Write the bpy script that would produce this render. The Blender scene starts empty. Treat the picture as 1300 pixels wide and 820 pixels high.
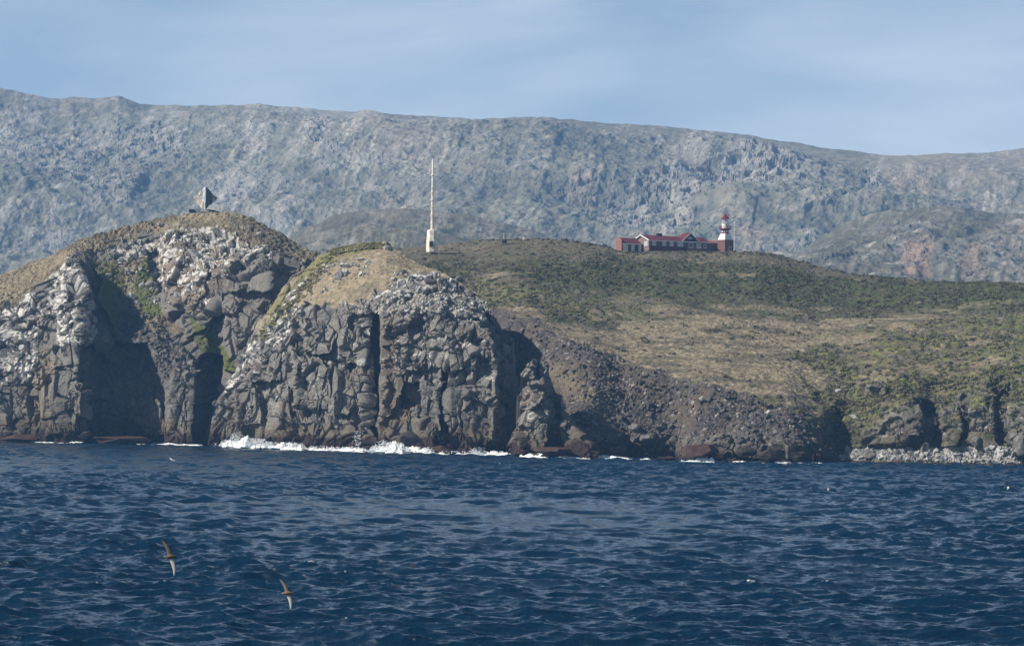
import bpy, bmesh, math, random
import numpy as np
from mathutils import Vector, Matrix
from mathutils.bvhtree import BVHTree

R = math.radians
C = bpy.context.scene.collection
scene = bpy.context.scene

# ------------------------------------------------------------------ camera
F = 3500.0                      # focal length in pixels of a 1300 px wide frame
CAMZ = 15.0
ROLL = R(0.8)
PITCH = math.atan(100.0 / F)
Fv = np.array([0, math.cos(PITCH), math.sin(PITCH)])
Uv = np.array([0, -math.sin(PITCH), math.cos(PITCH)])
Rv = np.array([1.0, 0, 0])
Rc = Rv * math.cos(ROLL) + Uv * math.sin(ROLL)
Uc = Uv * math.cos(ROLL) - Rv * math.sin(ROLL)
cam_d = bpy.data.cameras.new('camera')
cam = bpy.data.objects.new('camera', cam_d)
C.objects.link(cam)
cam_d.sensor_width = 36
cam_d.lens = F / 1300 * 36
cam_d.clip_start = 1
cam_d.clip_end = 30000
M = Matrix((( Rc[0], Uc[0], -Fv[0], 0), (Rc[1], Uc[1], -Fv[1], 0), (Rc[2], Uc[2], -Fv[2], CAMZ), (0, 0, 0, 1)))
cam.matrix_world = M
scene.camera = cam

# ------------------------------------------------------------------ light
SUN = np.array([-0.76, -0.18, 0.60]); SUN /= np.linalg.norm(SUN)
el = math.asin(SUN[2]); az = math.atan2(SUN[0], SUN[1])
world = bpy.data.worlds.new('World'); scene.world = world
world.use_nodes = True
wt = world.node_tree; wt.nodes.clear()
sky = wt.nodes.new('ShaderNodeTexSky'); sky.sky_type = 'NISHITA'; sky.sun_disc = False
sky.sun_elevation = el; sky.sun_rotation = az % (2 * math.pi)
sky.air_density = 1.0; sky.dust_density = 0.6; sky.ozone_density = 1.6
tc = wt.nodes.new('ShaderNodeTexCoord')
mp = wt.nodes.new('ShaderNodeMapping'); mp.inputs['Scale'].default_value = (1.0, 1.0, 3.4)
mp.inputs['Rotation'].default_value = (0, R(12), 0); mp.inputs['Location'].default_value = (5.1, 2.7, 6.9)
nz = wt.nodes.new('ShaderNodeTexNoise'); nz.inputs['Scale'].default_value = 5.5
nz.inputs['Detail'].default_value = 7; nz.inputs['Roughness'].default_value = 0.52
nz.inputs['Distortion'].default_value = 0.35
rp = wt.nodes.new('ShaderNodeValToRGB')
rp.color_ramp.elements[0].position = 0.40; rp.color_ramp.elements[1].position = 0.66
rp.color_ramp.elements[0].color = (0, 0, 0, 1); rp.color_ramp.elements[1].color = (1, 1, 1, 1)
cl = wt.nodes.new('ShaderNodeMix'); cl.data_type = 'RGBA'
cl.inputs['A'].default_value = (2.55, 3.35, 4.3, 1); cl.inputs['B'].default_value = (4.9, 5.3, 5.9, 1)
mx = wt.nodes.new('ShaderNodeMix'); mx.data_type = 'RGBA'; mx.inputs['Factor'].default_value = 0.74
bg = wt.nodes.new('ShaderNodeBackground'); bg.inputs['Strength'].default_value = 0.085
wo = wt.nodes.new('ShaderNodeOutputWorld')
L = wt.links.new
L(tc.outputs['Generated'], mp.inputs['Vector']); L(mp.outputs['Vector'], nz.inputs['Vector'])
L(nz.outputs['Fac'], rp.inputs['Fac']); L(rp.outputs['Color'], cl.inputs['Factor'])
cm = wt.nodes.new('ShaderNodeMapRange'); cm.interpolation_type = 'SMOOTHSTEP'     # cloud bank low down, clear blue above
cm.inputs['From Min'].default_value = 0.16; cm.inputs['From Max'].default_value = 0.45; cm.inputs['To Min'].default_value = 0.80; cm.inputs['To Max'].default_value = 0.08
L(cm.outputs['Result'], mx.inputs['Factor']); L(sky.outputs['Color'], mx.inputs['A']); L(cl.outputs['Result'], mx.inputs['B'])
sp = wt.nodes.new('ShaderNodeSeparateXYZ'); gr = wt.nodes.new('ShaderNodeMapRange'); gr.interpolation_type = 'SMOOTHSTEP'
gr.inputs['From Min'].default_value = 0.10; gr.inputs['From Max'].default_value = 0.42; gr.inputs['To Min'].default_value = 1.25; gr.inputs['To Max'].default_value = 0.36
gs = wt.nodes.new('ShaderNodeVectorMath'); gs.operation = 'SCALE'      # bright hazy horizon, deeper blue overhead
L(tc.outputs['Generated'], sp.inputs[0]); L(sp.outputs['Z'], gr.inputs['Value']); L(sp.outputs['Z'], cm.inputs['Value']); L(mx.outputs['Result'], gs.inputs[0]); L(gr.outputs['Result'], gs.inputs['Scale'])
L(gs.outputs['Vector'], bg.inputs['Color']); L(bg.outputs['Background'], wo.inputs['Surface'])
sd = bpy.data.lights.new('sun', 'SUN'); sd.energy = 5.0; sd.angle = R(0.5); sd.color = (1.0, 0.93, 0.82)
so = bpy.data.objects.new('sun', sd); C.objects.link(so)
so.rotation_euler = Vector(SUN).to_track_quat('Z', 'Y').to_euler()
scene.view_settings.view_transform = 'Standard'; scene.view_settings.look = 'None'
scene.view_settings.exposure = 0.58; scene.view_settings.gamma = 1.0
scene.view_settings.use_curve_mapping = False
try:
    scene.cycles.use_denoising = True
    scene.cycles.volume_bounces = 0
    scene.cycles.max_bounces = 6
except Exception: pass

# ------------------------------------------------------------------ maths helpers
def at(px, py, D):
    """world point seen at (px, py) of the 1300 px frame on the plane y = D (arrays allowed)"""
    px = np.asarray(px, float); py = np.asarray(py, float); D = np.asarray(D, float)
    dx = (px - 650)[..., None]; dy = (410 - py)[..., None]
    d = Fv * F + Rc * dx + Uc * dy
    s = D[..., None] / d[..., 1:2]
    return d * s + np.array([0, 0, CAMZ])
def atv(px, py, D): return Vector(at(px, py, D).tolist())
def horizon(px): return 510 + math.tan(ROLL) * (np.asarray(px, float) - 650)
WX = [-700, 0, 150, 300, 450, 600, 750, 900, 1060, 1300, 2000]
WY = [546, 560, 563, 567, 571, 575, 581, 585.5, 588.5, 593, 606]
def Dw(px): return F * CAMZ / (np.interp(px, WX, WY) - horizon(px))
def hsh(ix, iy, iz, seed):
    h = (ix.astype(np.int64) * 374761393 + iy.astype(np.int64) * 668265263 + iz.astype(np.int64) * 2147483647 + seed * 1274126177) & 0xffffffff
    h = ((h ^ (h >> 13)) * 1274126177) & 0xffffffff
    h = ((h ^ (h >> 16)) * 2246822519) & 0xffffffff
    h = h ^ (h >> 13)
    return (h & 0xffffff) / float(0x1000000)
def noise(P, s, seed=0):
    Q = P / s; I = np.floor(Q); f = Q - I; f = f * f * f * (f * (f * 6 - 15) + 10)
    out = 0
    for a in (0, 1):
        for b in (0, 1):
            for c in (0, 1):
                w = (f[..., 0] if a else 1 - f[..., 0]) * (f[..., 1] if b else 1 - f[..., 1]) * (f[..., 2] if c else 1 - f[..., 2])
                out = out + w * hsh(I[..., 0] + a, I[..., 1] + b, I[..., 2] + c, seed)
    return out * 2 - 1
def fbm(P, s, oct=4, seed=0, g=0.5):
    o = 0; a = 1; t = 0
    for i in range(oct):
        o = o + a * noise(P + 17.3 * i, s, seed + i); t += a; a *= g; s = np.asarray(s) / 2.03
    return o / t * 1.6
def vor(P, s, seed=0, jit=1.0, box=False):
    Q = P / np.asarray(s, float); I = np.floor(Q)
    f1 = np.full(Q.shape[:-1], 9e9); f2 = f1.copy(); best = np.zeros(Q.shape); off = np.zeros(Q.shape)
    for a in (-1, 0, 1):
        for b in (-1, 0, 1):
            for c in (-1, 0, 1):
                J = I + np.array([a, b, c])
                c0 = J + 0.5 + jit * (np.stack([hsh(J[..., 0], J[..., 1], J[..., 2], seed + k) for k in (1, 2, 3)], -1) - 0.5)
                d = Q - c0; dd = ((d * d) ** 2).sum(-1) ** 0.25 if box else np.sqrt((d * d).sum(-1))
                m = dd < f1
                f2 = np.where(m, f1, np.minimum(f2, dd)); f1 = np.where(m, dd, f1)
                best = np.where(m[..., None], J, best); off = np.where(m[..., None], d, off)
    r = [hsh(best[..., 0], best[..., 1], best[..., 2], seed + 11 + k) for k in range(4)]
    return f1, f2, off, r
def sstep(x, a, b):
    t = np.clip((x - a) / (b - a), 0, 1); return t * t * (3 - 2 * t)
def poly_sd(px, py, poly):
    """signed distance (positive inside) to polygon in frame px"""
    d = np.full(px.shape, 1e9); ins = np.zeros(px.shape, bool)
    n = len(poly)
    for i in range(n):
        x0, y0 = poly[i]; x1, y1 = poly[(i + 1) % n]
        ex, ey = x1 - x0, y1 - y0
        t = np.clip(((px - x0) * ex + (py - y0) * ey) / (ex * ex + ey * ey + 1e-9), 0, 1)
        d = np.minimum(d, np.hypot(px - x0 - t * ex, py - y0 - t * ey))
        c = ((y0 > py) != (y1 > py)) & (px < (x1 - x0) * (py - y0) / ((y1 - y0) if y1 != y0 else 1e-9) + x0)
        ins ^= c
    return np.where(ins, d, -d)
def pmask(px, py, poly, soft=3): return sstep(poly_sd(px, py, poly), -soft, soft)
def mix(a, b, m): return a * (1 - m[..., None]) + np.asarray(b) * m[..., None]

# ------------------------------------------------------------------ tagging
def tag(o, label=None, cat=None, group=None, kind=None):
    if label: o['label'] = label
    if cat: o['category'] = cat
    if group: o['group'] = group
    if kind: o['kind'] = kind
    return o
def empty(name, loc, rz=0):
    o = bpy.data.objects.new(name, None); C.objects.link(o); o.location = loc; o.rotation_euler = (0, 0, rz); return o

# ------------------------------------------------------------------ materials
def new_mat(name):
    m = bpy.data.materials.new(name); m.use_nodes = True
    t = m.node_tree; b = t.nodes['Principled BSDF']; return m, t, b
def mat_flat(name, col, rough=0.7, var=0.25, scale=3.0, metal=0.0, bump=0.0, col2=None):
    m, t, b = new_mat(name)
    tc = t.nodes.new('ShaderNodeTexCoord'); n = t.nodes.new('ShaderNodeTexNoise')
    n.inputs['Scale'].default_value = scale; n.inputs['Detail'].default_value = 6
    mxn = t.nodes.new('ShaderNodeMix'); mxn.data_type = 'RGBA'
    c2 = col2 or tuple(c * (1 - var) for c in col)
    mxn.inputs['A'].default_value = (*c2, 1); mxn.inputs['B'].default_value = (*[min(1, c * (1 + var * 0.5)) for c in col], 1)
    rr = t.nodes.new('ShaderNodeValToRGB'); rr.color_ramp.elements[0].position = 0.38; rr.color_ramp.elements[1].position = 0.62
    t.links.new(tc.outputs['Object'], n.inputs['Vector']); t.links.new(n.outputs['Fac'], rr.inputs['Fac'])
    t.links.new(rr.outputs['Color'], mxn.inputs['Factor']); t.links.new(mxn.outputs['Result'], b.inputs['Base Color'])
    b.inputs['Roughness'].default_value = rough; b.inputs['Metallic'].default_value = metal
    b.inputs['Specular IOR Level'].default_value = 0.25
    if bump:
        bp = t.nodes.new('ShaderNodeBump'); bp.inputs['Strength'].default_value = bump; bp.inputs['Distance'].default_value = 0.3
        t.links.new(n.outputs['Fac'], bp.inputs['Height']); t.links.new(bp.outputs['Normal'], b.inputs['Normal'])
    return m
def mat_land(name, fine, dist, strength=0.6, var=(0.72, 1.3)):
    """ground: base colour from the 'soil' attribute (rock, lichen, moss, grass) broken up by 3-D noise"""
    m, t, b = new_mat(name)
    a = t.nodes.new('ShaderNodeAttribute'); a.attribute_name = 'soil'
    tc = t.nodes.new('ShaderNodeTexCoord'); n = t.nodes.new('ShaderNodeTexNoise')
    n.inputs['Scale'].default_value = fine; n.inputs['Detail'].default_value = 5; n.inputs['Roughness'].default_value = 0.65
    mr = t.nodes.new('ShaderNodeMapRange'); mr.inputs['From Min'].default_value = 0.3; mr.inputs['From Max'].default_value = 0.7
    mr.inputs['To Min'].default_value = var[0]; mr.inputs['To Max'].default_value = var[1]
    vm = t.nodes.new('ShaderNodeVectorMath'); vm.operation = 'SCALE'
    t.links.new(tc.outputs['Object'], n.inputs['Vector']); t.links.new(n.outputs['Fac'], mr.inputs['Value'])
    t.links.new(a.outputs['Color'], vm.inputs[0]); t.links.new(mr.outputs['Result'], vm.inputs['Scale'])
    t.links.new(vm.outputs['Vector'], b.inputs['Base Color'])
    bp = t.nodes.new('ShaderNodeBump'); bp.inputs['Strength'].default_value = strength; bp.inputs['Distance'].default_value = dist
    t.links.new(n.outputs['Fac'], bp.inputs['Height']); t.links.new(bp.outputs['Normal'], b.inputs['Normal'])
    b.inputs['Roughness'].default_value = 0.9; b.inputs['Specular IOR Level'].default_value = 0.15
    return m
M_land = mat_land('cliff_rock_and_turf', 1.7, 0.28, 0.8, (0.62, 1.36))
M_far = mat_land('mountain_rock', 0.10, 4.0, 0.7, (0.75, 1.28))

def np_mesh(name, V, Q, mat=None, col=None, smooth=False, parent=None):
    me = bpy.data.meshes.new(name)
    V = np.ascontiguousarray(V.reshape(-1, 3), np.float32); Q = np.ascontiguousarray(Q, np.int32)
    k = Q.shape[1]
    me.vertices.add(len(V)); me.vertices.foreach_set('co', V.ravel())
    me.loops.add(Q.size); me.loops.foreach_set('vertex_index', Q.ravel())
    me.polygons.add(len(Q)); me.polygons.foreach_set('loop_start', np.arange(len(Q), dtype=np.int32) * k)
    try: me.polygons.foreach_set('loop_total', np.full(len(Q), k, np.int32))
    except Exception: pass
    me.update(calc_edges=True)
    me.polygons.foreach_set('use_smooth', np.full(len(Q), smooth, bool))
    if col is not None:
        at_ = me.attributes.new('soil', 'FLOAT_COLOR', 'POINT')
        c4 = np.ones((len(V), 4), np.float32); c4[:, :3] = np.clip(col.reshape(-1, 3), 0, 1)
        at_.data.foreach_set('color', c4.ravel())
    if mat: me.materials.append(mat)
    o = bpy.data.objects.new(name, me); C.objects.link(o)
    if parent: o.parent = parent
    return o
def grid_quads(nr, nc, keep=None):
    i = np.arange(nr * nc).reshape(nr, nc)
    q = np.stack([i[:-1, :-1], i[:-1, 1:], i[1:, 1:], i[1:, :-1]], -1)
    if keep is not None: return q[keep]
    return q.reshape(-1, 4)
def smooth_grid(G, k=1, it=1):
    for _ in range(it):
        for ax in (0, 1):
            pad = [(0, 0)] * G.ndim; pad[ax] = (k, k)
            H = np.pad(G, pad, mode='reflect', reflect_type='odd') if G.shape[ax] > k else np.pad(G, pad, mode='edge')
            cs = np.cumsum(np.insert(H, 0, 0, axis=ax), axis=ax)
            n = G.shape[ax]
            hi = np.take(cs, np.arange(2 * k + 1, 2 * k + 1 + n), axis=ax); lo = np.take(cs, np.arange(0, n), axis=ax)
            G = (hi - lo) / (2 * k + 1)
    return G
def normals(P):
    du = np.gradient(P, axis=1); dv = np.gradient(P, axis=0)
    n = np.cross(du, dv); l = np.linalg.norm(n, axis=-1, keepdims=True)
    return n / np.maximum(l, 1e-9)

# ------------------------------------------------------------------ a sheet of terrain from control sections
def sheet(cols, rowt, nr, stepx, sil=None, smooth=(6, 2), back=90.0, backdrop=0.35, nb=24, sky_noise=None, x0=None, x1=None, blend=0):
    """cols: {px: [off0, (py, off), ...]} from the waterline up to the ridge; returns px, py, D grids"""
    ks = sorted(cols); K = len(cols[ks[0]])
    X = np.arange(ks[0] if x0 is None else x0, (ks[-1] if x1 is None else x1) + 1e-6, stepx)
    PY = []; DD = []
    for k in range(K):
        if k == 0:
            off = np.interp(X, ks, [cols[q][0] for q in ks]); d = Dw(X) + off
            py = horizon(X) + F * (CAMZ + 2.5) / d
        else:
            py = np.interp(X, ks, [cols[q][k][0] for q in ks]); off = np.interp(X, ks, [cols[q][k][1] for q in ks]); d = Dw(X) + off
            if k == K - 1 and sil is not None: py = np.interp(X, [s[0] for s in sil], [s[1] for s in sil])
        PY.append(py); DD.append(d)
    PY = np.array(PY); DD = np.array(DD)
    if blend:                                   # round off the change from one section to the next
        w = int(blend / stepx); kern = np.hanning(2 * w + 3)[1:-1]; kern /= kern.sum()
        for k in range(K):
            for A_ in ((PY, DD) if 0 < k < K - 1 else (DD,)):
                A_[k] = np.convolve(np.pad(A_[k], w, mode='reflect', reflect_type='odd'), kern, 'valid')
    T = np.linspace(0, 1, nr)
    py = np.empty((nr, len(X))); D = np.empty_like(py)
    for j in range(len(X)):
        py[:, j] = np.interp(T, rowt, PY[:, j]); D[:, j] = np.interp(T, rowt, DD[:, j])
    # smooth the depth only (outline stays)
    D0 = D.copy(); D = smooth_grid(D, smooth[0], smooth[1])
    for j in (0,): D[j] = D0[j]
    px = np.broadcast_to(X, py.shape).copy()
    return px, py, D
def add_back(P, back, drop, nb):
    """continues the surface away from the camera behind its ridge"""
    top = P[-1]; rows = []
    for i in range(1, nb + 1):
        s = back * (i / nb) ** 1.5
        q = top.copy(); q[:, 1] += s; q[:, 0] *= (q[:, 1] / top[:, 1]); q[:, 2] = top[:, 2] - drop * s - 0.0008 * s * s
        q[:, 2] = np.maximum(q[:, 2], -3)
        rows.append(q)
    return np.concatenate([P, np.array(rows)], 0)

BVHS = []
def reg_bvh(P, Q):
    BVHS.append(BVHTree.FromPolygons(P.reshape(-1, 3).tolist(), Q.tolist()))
def cast(px, py):
    o = Vector((0, 0, CAMZ)); t = atv(px, py, 100.0); d = (t - o).normalized(); best = None
    for b in BVHS:
        h = b.ray_cast(o, d, 20000)
        if h[0] is not None and (best is None or h[3] < best[3]): best = h
    return best

def blocks(P, seed, s1=(8, 8, 12), s2=(3.2, 3.2, 4.4), s3=(1.3, 1.3, 1.3), A=(2.6, 1.1, 0.35), whole=0.36, columns=0.0):
    """jointed rock: big blocks, some of them whole, others broken into smaller blocks"""
    W = P + np.stack([fbm(P, 14, 2, seed + 50), fbm(P, 14, 2, seed + 60), fbm(P, 14, 2, seed + 70)], -1) * 0.5
    c, s = math.cos(0.14), math.sin(0.14)
    W = np.stack([W[..., 0] * c + W[..., 2] * s, W[..., 1], -W[..., 0] * s + W[..., 2] * c], -1)
    f1, f2, off, r = vor(W, s1, seed + 31, 0.9)
    disp = A[0] * ((r[0] - 0.5) * 1.1 + off[..., 0] * (r[1] - 0.5) * 2.6 + off[..., 2] * (r[2] - 0.60) * 2.2) - A[0] * 0.5 * (1 - sstep(f2 - f1, 0.0, 0.05))
    if columns:                                 # tall jointed columns in the lower face
        wz = columns * (1 - sstep(P[..., 2] + fbm(P, 18, 2, seed + 82) * 9, 26, 44))
        c1, c2, co, cr = vor(W, (5.6, 6.5, 36), seed + 17, 0.9)
        disp = disp * (1 - 0.5 * wz) + wz * (2.4 * ((cr[0] - 0.5) * 1.2 + co[..., 0] * (cr[1] - 0.5) * 2.4) - 1.6 * (1 - sstep(c2 - c1, 0.0, 0.07)))
    brk = sstep(r[3] + fbm(P, 8, 3, seed + 80) * 0.25, whole, whole + 0.05)
    g1, g2, of2, q = vor(W, s2, seed + 62, 0.9)
    disp = disp + (0.15 + 0.85 * brk) * A[1] * ((q[0] - 0.5) * 1.2 + of2[..., 0] * (q[1] - 0.5) * 2.4 + of2[..., 2] * (q[2] - 0.62) * 2.2) - brk * A[1] * 0.5 * (1 - sstep(g2 - g1, 0.0, 0.07))
    brk2 = brk * sstep(q[3] + fbm(P, 5, 3, seed + 81) * 0.4, 0.45, 0.50)
    h1, h2, of3, u = vor(W, s3, seed + 93, 0.9)
    disp = disp + (0.28 + 0.72 * brk2) * A[2] * ((u[0] - 0.5) * 1.5 + of3[..., 0] * (u[1] - 0.5) * 1.6 + of3[..., 2] * (u[2] - 0.6) * 1.6)
    return disp, [r[3], r[0] * 0.5 + q[3] * 0.5, u[3]]

# palettes (surface colours)
ROCK_D = np.array([0.088, 0.087, 0.084]); ROCK_L = np.array([0.235, 0.218, 0.190]); ROCK_B = np.array([0.145, 0.120, 0.095])
LICH = np.array([0.58, 0.565, 0.53]); TAN = np.array([0.225, 0.188, 0.126]); TAN_L = np.array([0.31, 0.255, 0.17])
GREEN = np.array([0.115, 0.125, 0.045]); GREEN_D = np.array([0.064, 0.064, 0.033]); HEATH = np.array([0.105, 0.092, 0.068])
WET = np.array([0.038, 0.024, 0.021]); OCHRE = np.array([0.100, 0.076, 0.048]); SCREE = np.array([0.074, 0.066, 0.062])

def rock_color(P, rr, seed):
    n = fbm(P, 14, 4, seed + 5) * 0.5 + 0.5; n2 = fbm(P, 2.2, 4, seed + 6) * 0.5 + 0.5
    c = ROCK_D + (ROCK_L - ROCK_D) * np.clip(0.35 * n + 0.35 * n2 + 0.30 * rr[1] - 0.02, 0, 1)[..., None]
    c = mix(c, ROCK_B, sstep(fbm(P, 11, 3, seed + 9), 0.15, 0.7) * 0.55)
    return c
def lichen(c, P, amount, seed):
    n = fbm(P * np.array([1, 1, 1.7]), 2.6, 5, seed + 21, 0.62)
    m = sstep(n, 0.62 - amount * 0.95, 0.80 - amount * 0.85)
    return mix(c, LICH, m * np.clip(amount * 3, 0, 1) * 0.9)
def tide(c, P, seed):
    w = fbm(P, 6, 3, seed + 33)
    c = mix(c, OCHRE, (1 - sstep(P[..., 2] + w * 2.2, 6.5, 9.0)) * 0.65)
    c = mix(c, WET, 1 - sstep(P[..., 2] + w * 1.6, 2.8, 4.8))
    return c


# ================================================================== LAND
def apply_feats(px, py, D, P, feats, warp=1.6, seed=3):
    wx = fbm(P, 4, 3, seed) * warp; wy = fbm(P, 4, 3, seed + 40) * warp
    for poly, d, soft, *tl in feats:
        m = pmask(px + wx, py + wy, poly, soft)
        cx = sum(p[0] for p in poly) / len(poly); cy = sum(p[1] for p in poly) / len(poly)
        t = (tl[0] * (px - cx) + (tl[1] if len(tl) > 1 else 0) * (py - cy)) if tl else 0
        D = D + m * (d + t)
    return D
def finish(name, P, disp, col, back, drop, nb, mat, label=None, do_bvh=True):
    N = normals(smooth_grid(P, 4, 2))
    N = np.where(N[..., 1:2] > 0, -N, N)
    if do_bvh:                                  # no relief on the sides of sudden steps, where the mesh is stretched
        st = np.abs(np.gradient(P[..., 1], axis=1)); disp = disp / (1 + (smooth_grid(st, 1, 1) / 0.9) ** 2)
    P2 = P + N * disp[..., None]
    P3 = add_back(P2, back, drop, nb)
    c3 = np.concatenate([col, np.repeat(col[-1:], nb, 0)], 0)
    Q = grid_quads(*P3.shape[:2])
    o = np_mesh(name, P3, Q, mat, c3); o['kind'] = 'structure'
    if do_bvh: reg_bvh(P3, Q)
    return o, P2
def jag(px, seed, amp, s):
    z = np.zeros_like(px)
    return fbm(np.stack([px, z, z], -1), s, 4, seed) * amp

# ---------------------------------------------------------------- left headland
silA = [(-520, 470), (-300, 440), (-160, 402), (-60, 370), (0, 347), (28, 338), (50, 330), (75, 318), (100, 307), (128, 297), (150, 290), (175, 283), (200, 277), (240, 271.5), (285, 271),
        (308, 273), (325, 279), (340, 287), (360, 298), (380, 310), (400, 321), (408, 326), (430, 338), (460, 352)]
colsA = {-520: [0, (535, 8), (520, 18), (505, 34), (490, 50), (470, 80)],
    -160: [0, (530, 4), (500, 10), (460, 25), (430, 45), (402, 80)],
    0: [0, (500, 3), (440, 8), (378, 16), (362, 34), (347, 62)],
    50: [-2, (500, 0), (440, 5), (385, 14), (350, 32), (330, 62)],
    85: [-5, (500, -3), (440, 1), (385, 10), (332, 28), (312, 62)],
    108: [-5, (500, -3), (440, 2), (390, 12), (345, 30), (305, 66)],
    118: [8, (500, 10), (440, 18), (400, 32), (350, 42), (301, 69)],
    200: [8, (500, 10), (435, 18), (390, 46), (330, 68), (277, 94)],
    215: [4, (500, 6), (450, 16), (400, 42), (330, 60), (274, 94)],
    245: [4, (500, 7), (455, 17), (400, 34), (335, 52), (271, 94)],
    275: [16, (500, 20), (440, 28), (390, 36), (330, 52), (271, 94)],
    340: [16, (500, 20), (440, 26), (380, 33), (330, 50), (287, 92)],
    400: [20, (500, 24), (440, 30), (390, 44), (355, 58), (321, 88)],
    460: [30, (500, 34), (440, 40), (410, 52), (380, 64), (352, 90)]}
px, py, D = sheet(colsA, [0, .26, .44, .64, .82, 1], 470, 0.72, silA, smooth=(5, 2), x0=-520, x1=460)
P = at(px, py, D)
featsA = [
    ([(104, 580), (112, 505), (99, 485), (104, 438), (150, 436), (186, 436), (200, 470), (210, 500), (208, 580)], 13, 1.2),
    ([(102, 336), (114, 352), (135, 400), (152, 442), (116, 440), (114, 400), (106, 360)], 5, 2.5),
    ([(62, 552), (64, 500), (70, 470), (95, 470), (98, 500), (96, 552)], -3, 1.5),
    ([(96, 532), (94, 490), (110, 484), (114, 500), (112, 530)], -5, 1.5),
    ([(70, 468), (72, 400), (80, 330), (96, 322), (108, 360), (112, 425), (98, 445), (94, 470)], -5, 2.0),
    ([(165, 530), (168, 508), (202, 506), (212, 552), (185, 552)], -6, 1.2),
    ([(120, 570), (125, 545), (158, 538), (160, 570)], -4, 1.5),
    ([(212, 560), (213, 500), (224, 449), (240, 446), (250, 470), (244, 562)], -7, 1.2),
    ([(246, 570), (248, 462), (262, 448), (282, 452), (276, 572)], 13, 1.5),
    ([(186, 322), (202, 318), (206, 345), (212, 372), (200, 362), (190, 345)], 5, 1.5),
    ([(204, 320), (232, 308), (262, 330), (262, 372), (238, 400), (214, 380)], -4, 2.5),
    ([(285, 350), (345, 334), (352, 362), (336, 374), (290, 372)], -6, 1.5),
    ([(285, 378), (284, 470), (300, 476), (345, 440), (350, 385)], -3, 1.5),
    ([(262, 420), (283, 380), (283, 470), (268, 450)], 3, 2),
    ([(228, 400), (270, 372), (282, 380), (262, 418), (236, 428)], -3, 1.5),
    ([(340, 325), (400, 330), (398, 350), (352, 345)], -2, 2),
    ([(0, 560), (0, 545), (60, 545), (110, 548), (185, 556), (186, 575), (0, 575)], -6, 1.2),
    ([(110, 345), (118, 340), (128, 355), (124, 380), (114, 365)], 3, 1.5),
]
D = apply_feats(px, py, D, P, featsA)
P = at(px, py, D)
wob = fbm(P, 7, 4, 77) * 5
grassA = np.maximum.reduce([
    pmask(px + wob, py + wob, [(-200, 300), (-200, 440), (-60, 425), (0, 392), (30, 372), (60, 352), (78, 336), (92, 322), (130, 320), (150, 305), (200, 296), (270, 290), (290, 300), (320, 318), (345, 320), (400, 335), (470, 340), (470, 240), (200, 240)], 2.5),
    pmask(px + wob, py + wob, [(240, 400), (262, 415), (285, 440), (300, 470), (330, 460), (345, 500), (280, 470), (250, 440)], 5) * 0.8,
    pmask(px + wob, py + wob, [(116, 330), (190, 330), (196, 360), (210, 400), (240, 425), (200, 430), (165, 385), (150, 440), (128, 400)], 4) * 0.75])
screeA = pmask(px + wob, py + wob, [(150, 372), (190, 385), (215, 425), (235, 445), (222, 475), (205, 490), (190, 440), (152, 440)], 4)
rockA = np.clip(1 - grassA * 0.95, 0, 1)
disp, rr = blocks(P, 100, s1=(10, 10, 13), s2=(4.0, 4.0, 4.8), A=(3.0, 1.2, 0.45), columns=0.8)
tus = fbm(P, 1.3, 3, 8) * 0.6 + fbm(P, 9, 3, 9) * 0.8
f1, f2, off, r = vor(P, 1.7, 41)
sdisp = (0.5 - f1) * 1.0 + (r[0] - .5) * 0.5
rk = rockA * (1 - screeA * 0.9)
disp = disp * (rk ** 1.3) * sstep(silA and (py - np.interp(px, [s[0] for s in silA], [s[1] for s in silA])), 2, 26) + tus * grassA + sdisp * screeA
col = rock_color(P, rr, 100)
lA = np.maximum.reduce([
    pmask(px + wob, py, [(-60, 365), (30, 370), (55, 385), (45, 440), (38, 480), (-60, 500)], 6) * 0.80,
    pmask(px + wob, py, [(58, 340), (95, 322), (112, 370), (128, 432), (98, 440), (72, 440), (60, 390)], 4) * 0.72,
    pmask(px + wob, py, [(130, 300), (200, 292), (330, 300), (360, 330), (280, 345), (255, 400), (225, 370), (180, 350), (150, 330)], 7) * 0.60,
    pmask(px + wob, py, [(204, 318), (240, 318), (262, 350), (240, 390), (215, 370)], 5) * 0.5,
    pmask(px, py, [(255, 284), (300, 284), (305, 296), (268, 308), (250, 300)], 3) * 0.85])
col = mix(col, [0.22, 0.175, 0.125], pmask(px + wob, py, [(42, 480), (50, 450), (62, 440), (70, 470), (60, 540), (40, 540)], 4) * 0.75)
col = mix(col, [0.21, 0.165, 0.12], pmask(px + wob, py + wob, [(195, 310), (215, 300), (300, 320), (282, 360), (262, 372), (240, 400), (216, 380)], 6) * 0.6)
col = lichen(col, P, lA, 100)
col = mix(col, SCREE * (0.6 + 1.1 * r[1])[..., None] + 0.02, screeA)
g1 = fbm(P, 10, 4, 12); g2 = fbm(P, 1.3, 4, 13)
gc = mix(TAN[None, None] * 0.95 * (1 + 0.55 * g2)[..., None], HEATH * 0.8, sstep(g1 + g2 * .4, -0.3, 0.5) * 0.65)
gc = mix(gc, TAN_L * 0.9, pmask(px + wob, py, [(-160, 420), (-10, 355), (60, 330), (150, 290), (205, 280), (150, 312), (110, 318), (60, 345), (0, 385), (-100, 430)], 6) * 0.5)
gm = np.maximum.reduce([
    pmask(px + wob, py + wob, [(18, 392), (50, 358), (62, 362), (48, 400), (30, 420)], 4),
    pmask(px + wob, py + wob, [(172, 352), (186, 330), (206, 360), (212, 385), (208, 405), (178, 395), (170, 370)], 5),
    pmask(px + wob, py + wob, [(112, 330), (150, 330), (165, 380), (160, 440), (120, 400)], 6) * 0.7,
    pmask(px + wob, py + wob, [(235, 395), (285, 420), (340, 470), (300, 480), (250, 450)], 6) * 0.9])
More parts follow.
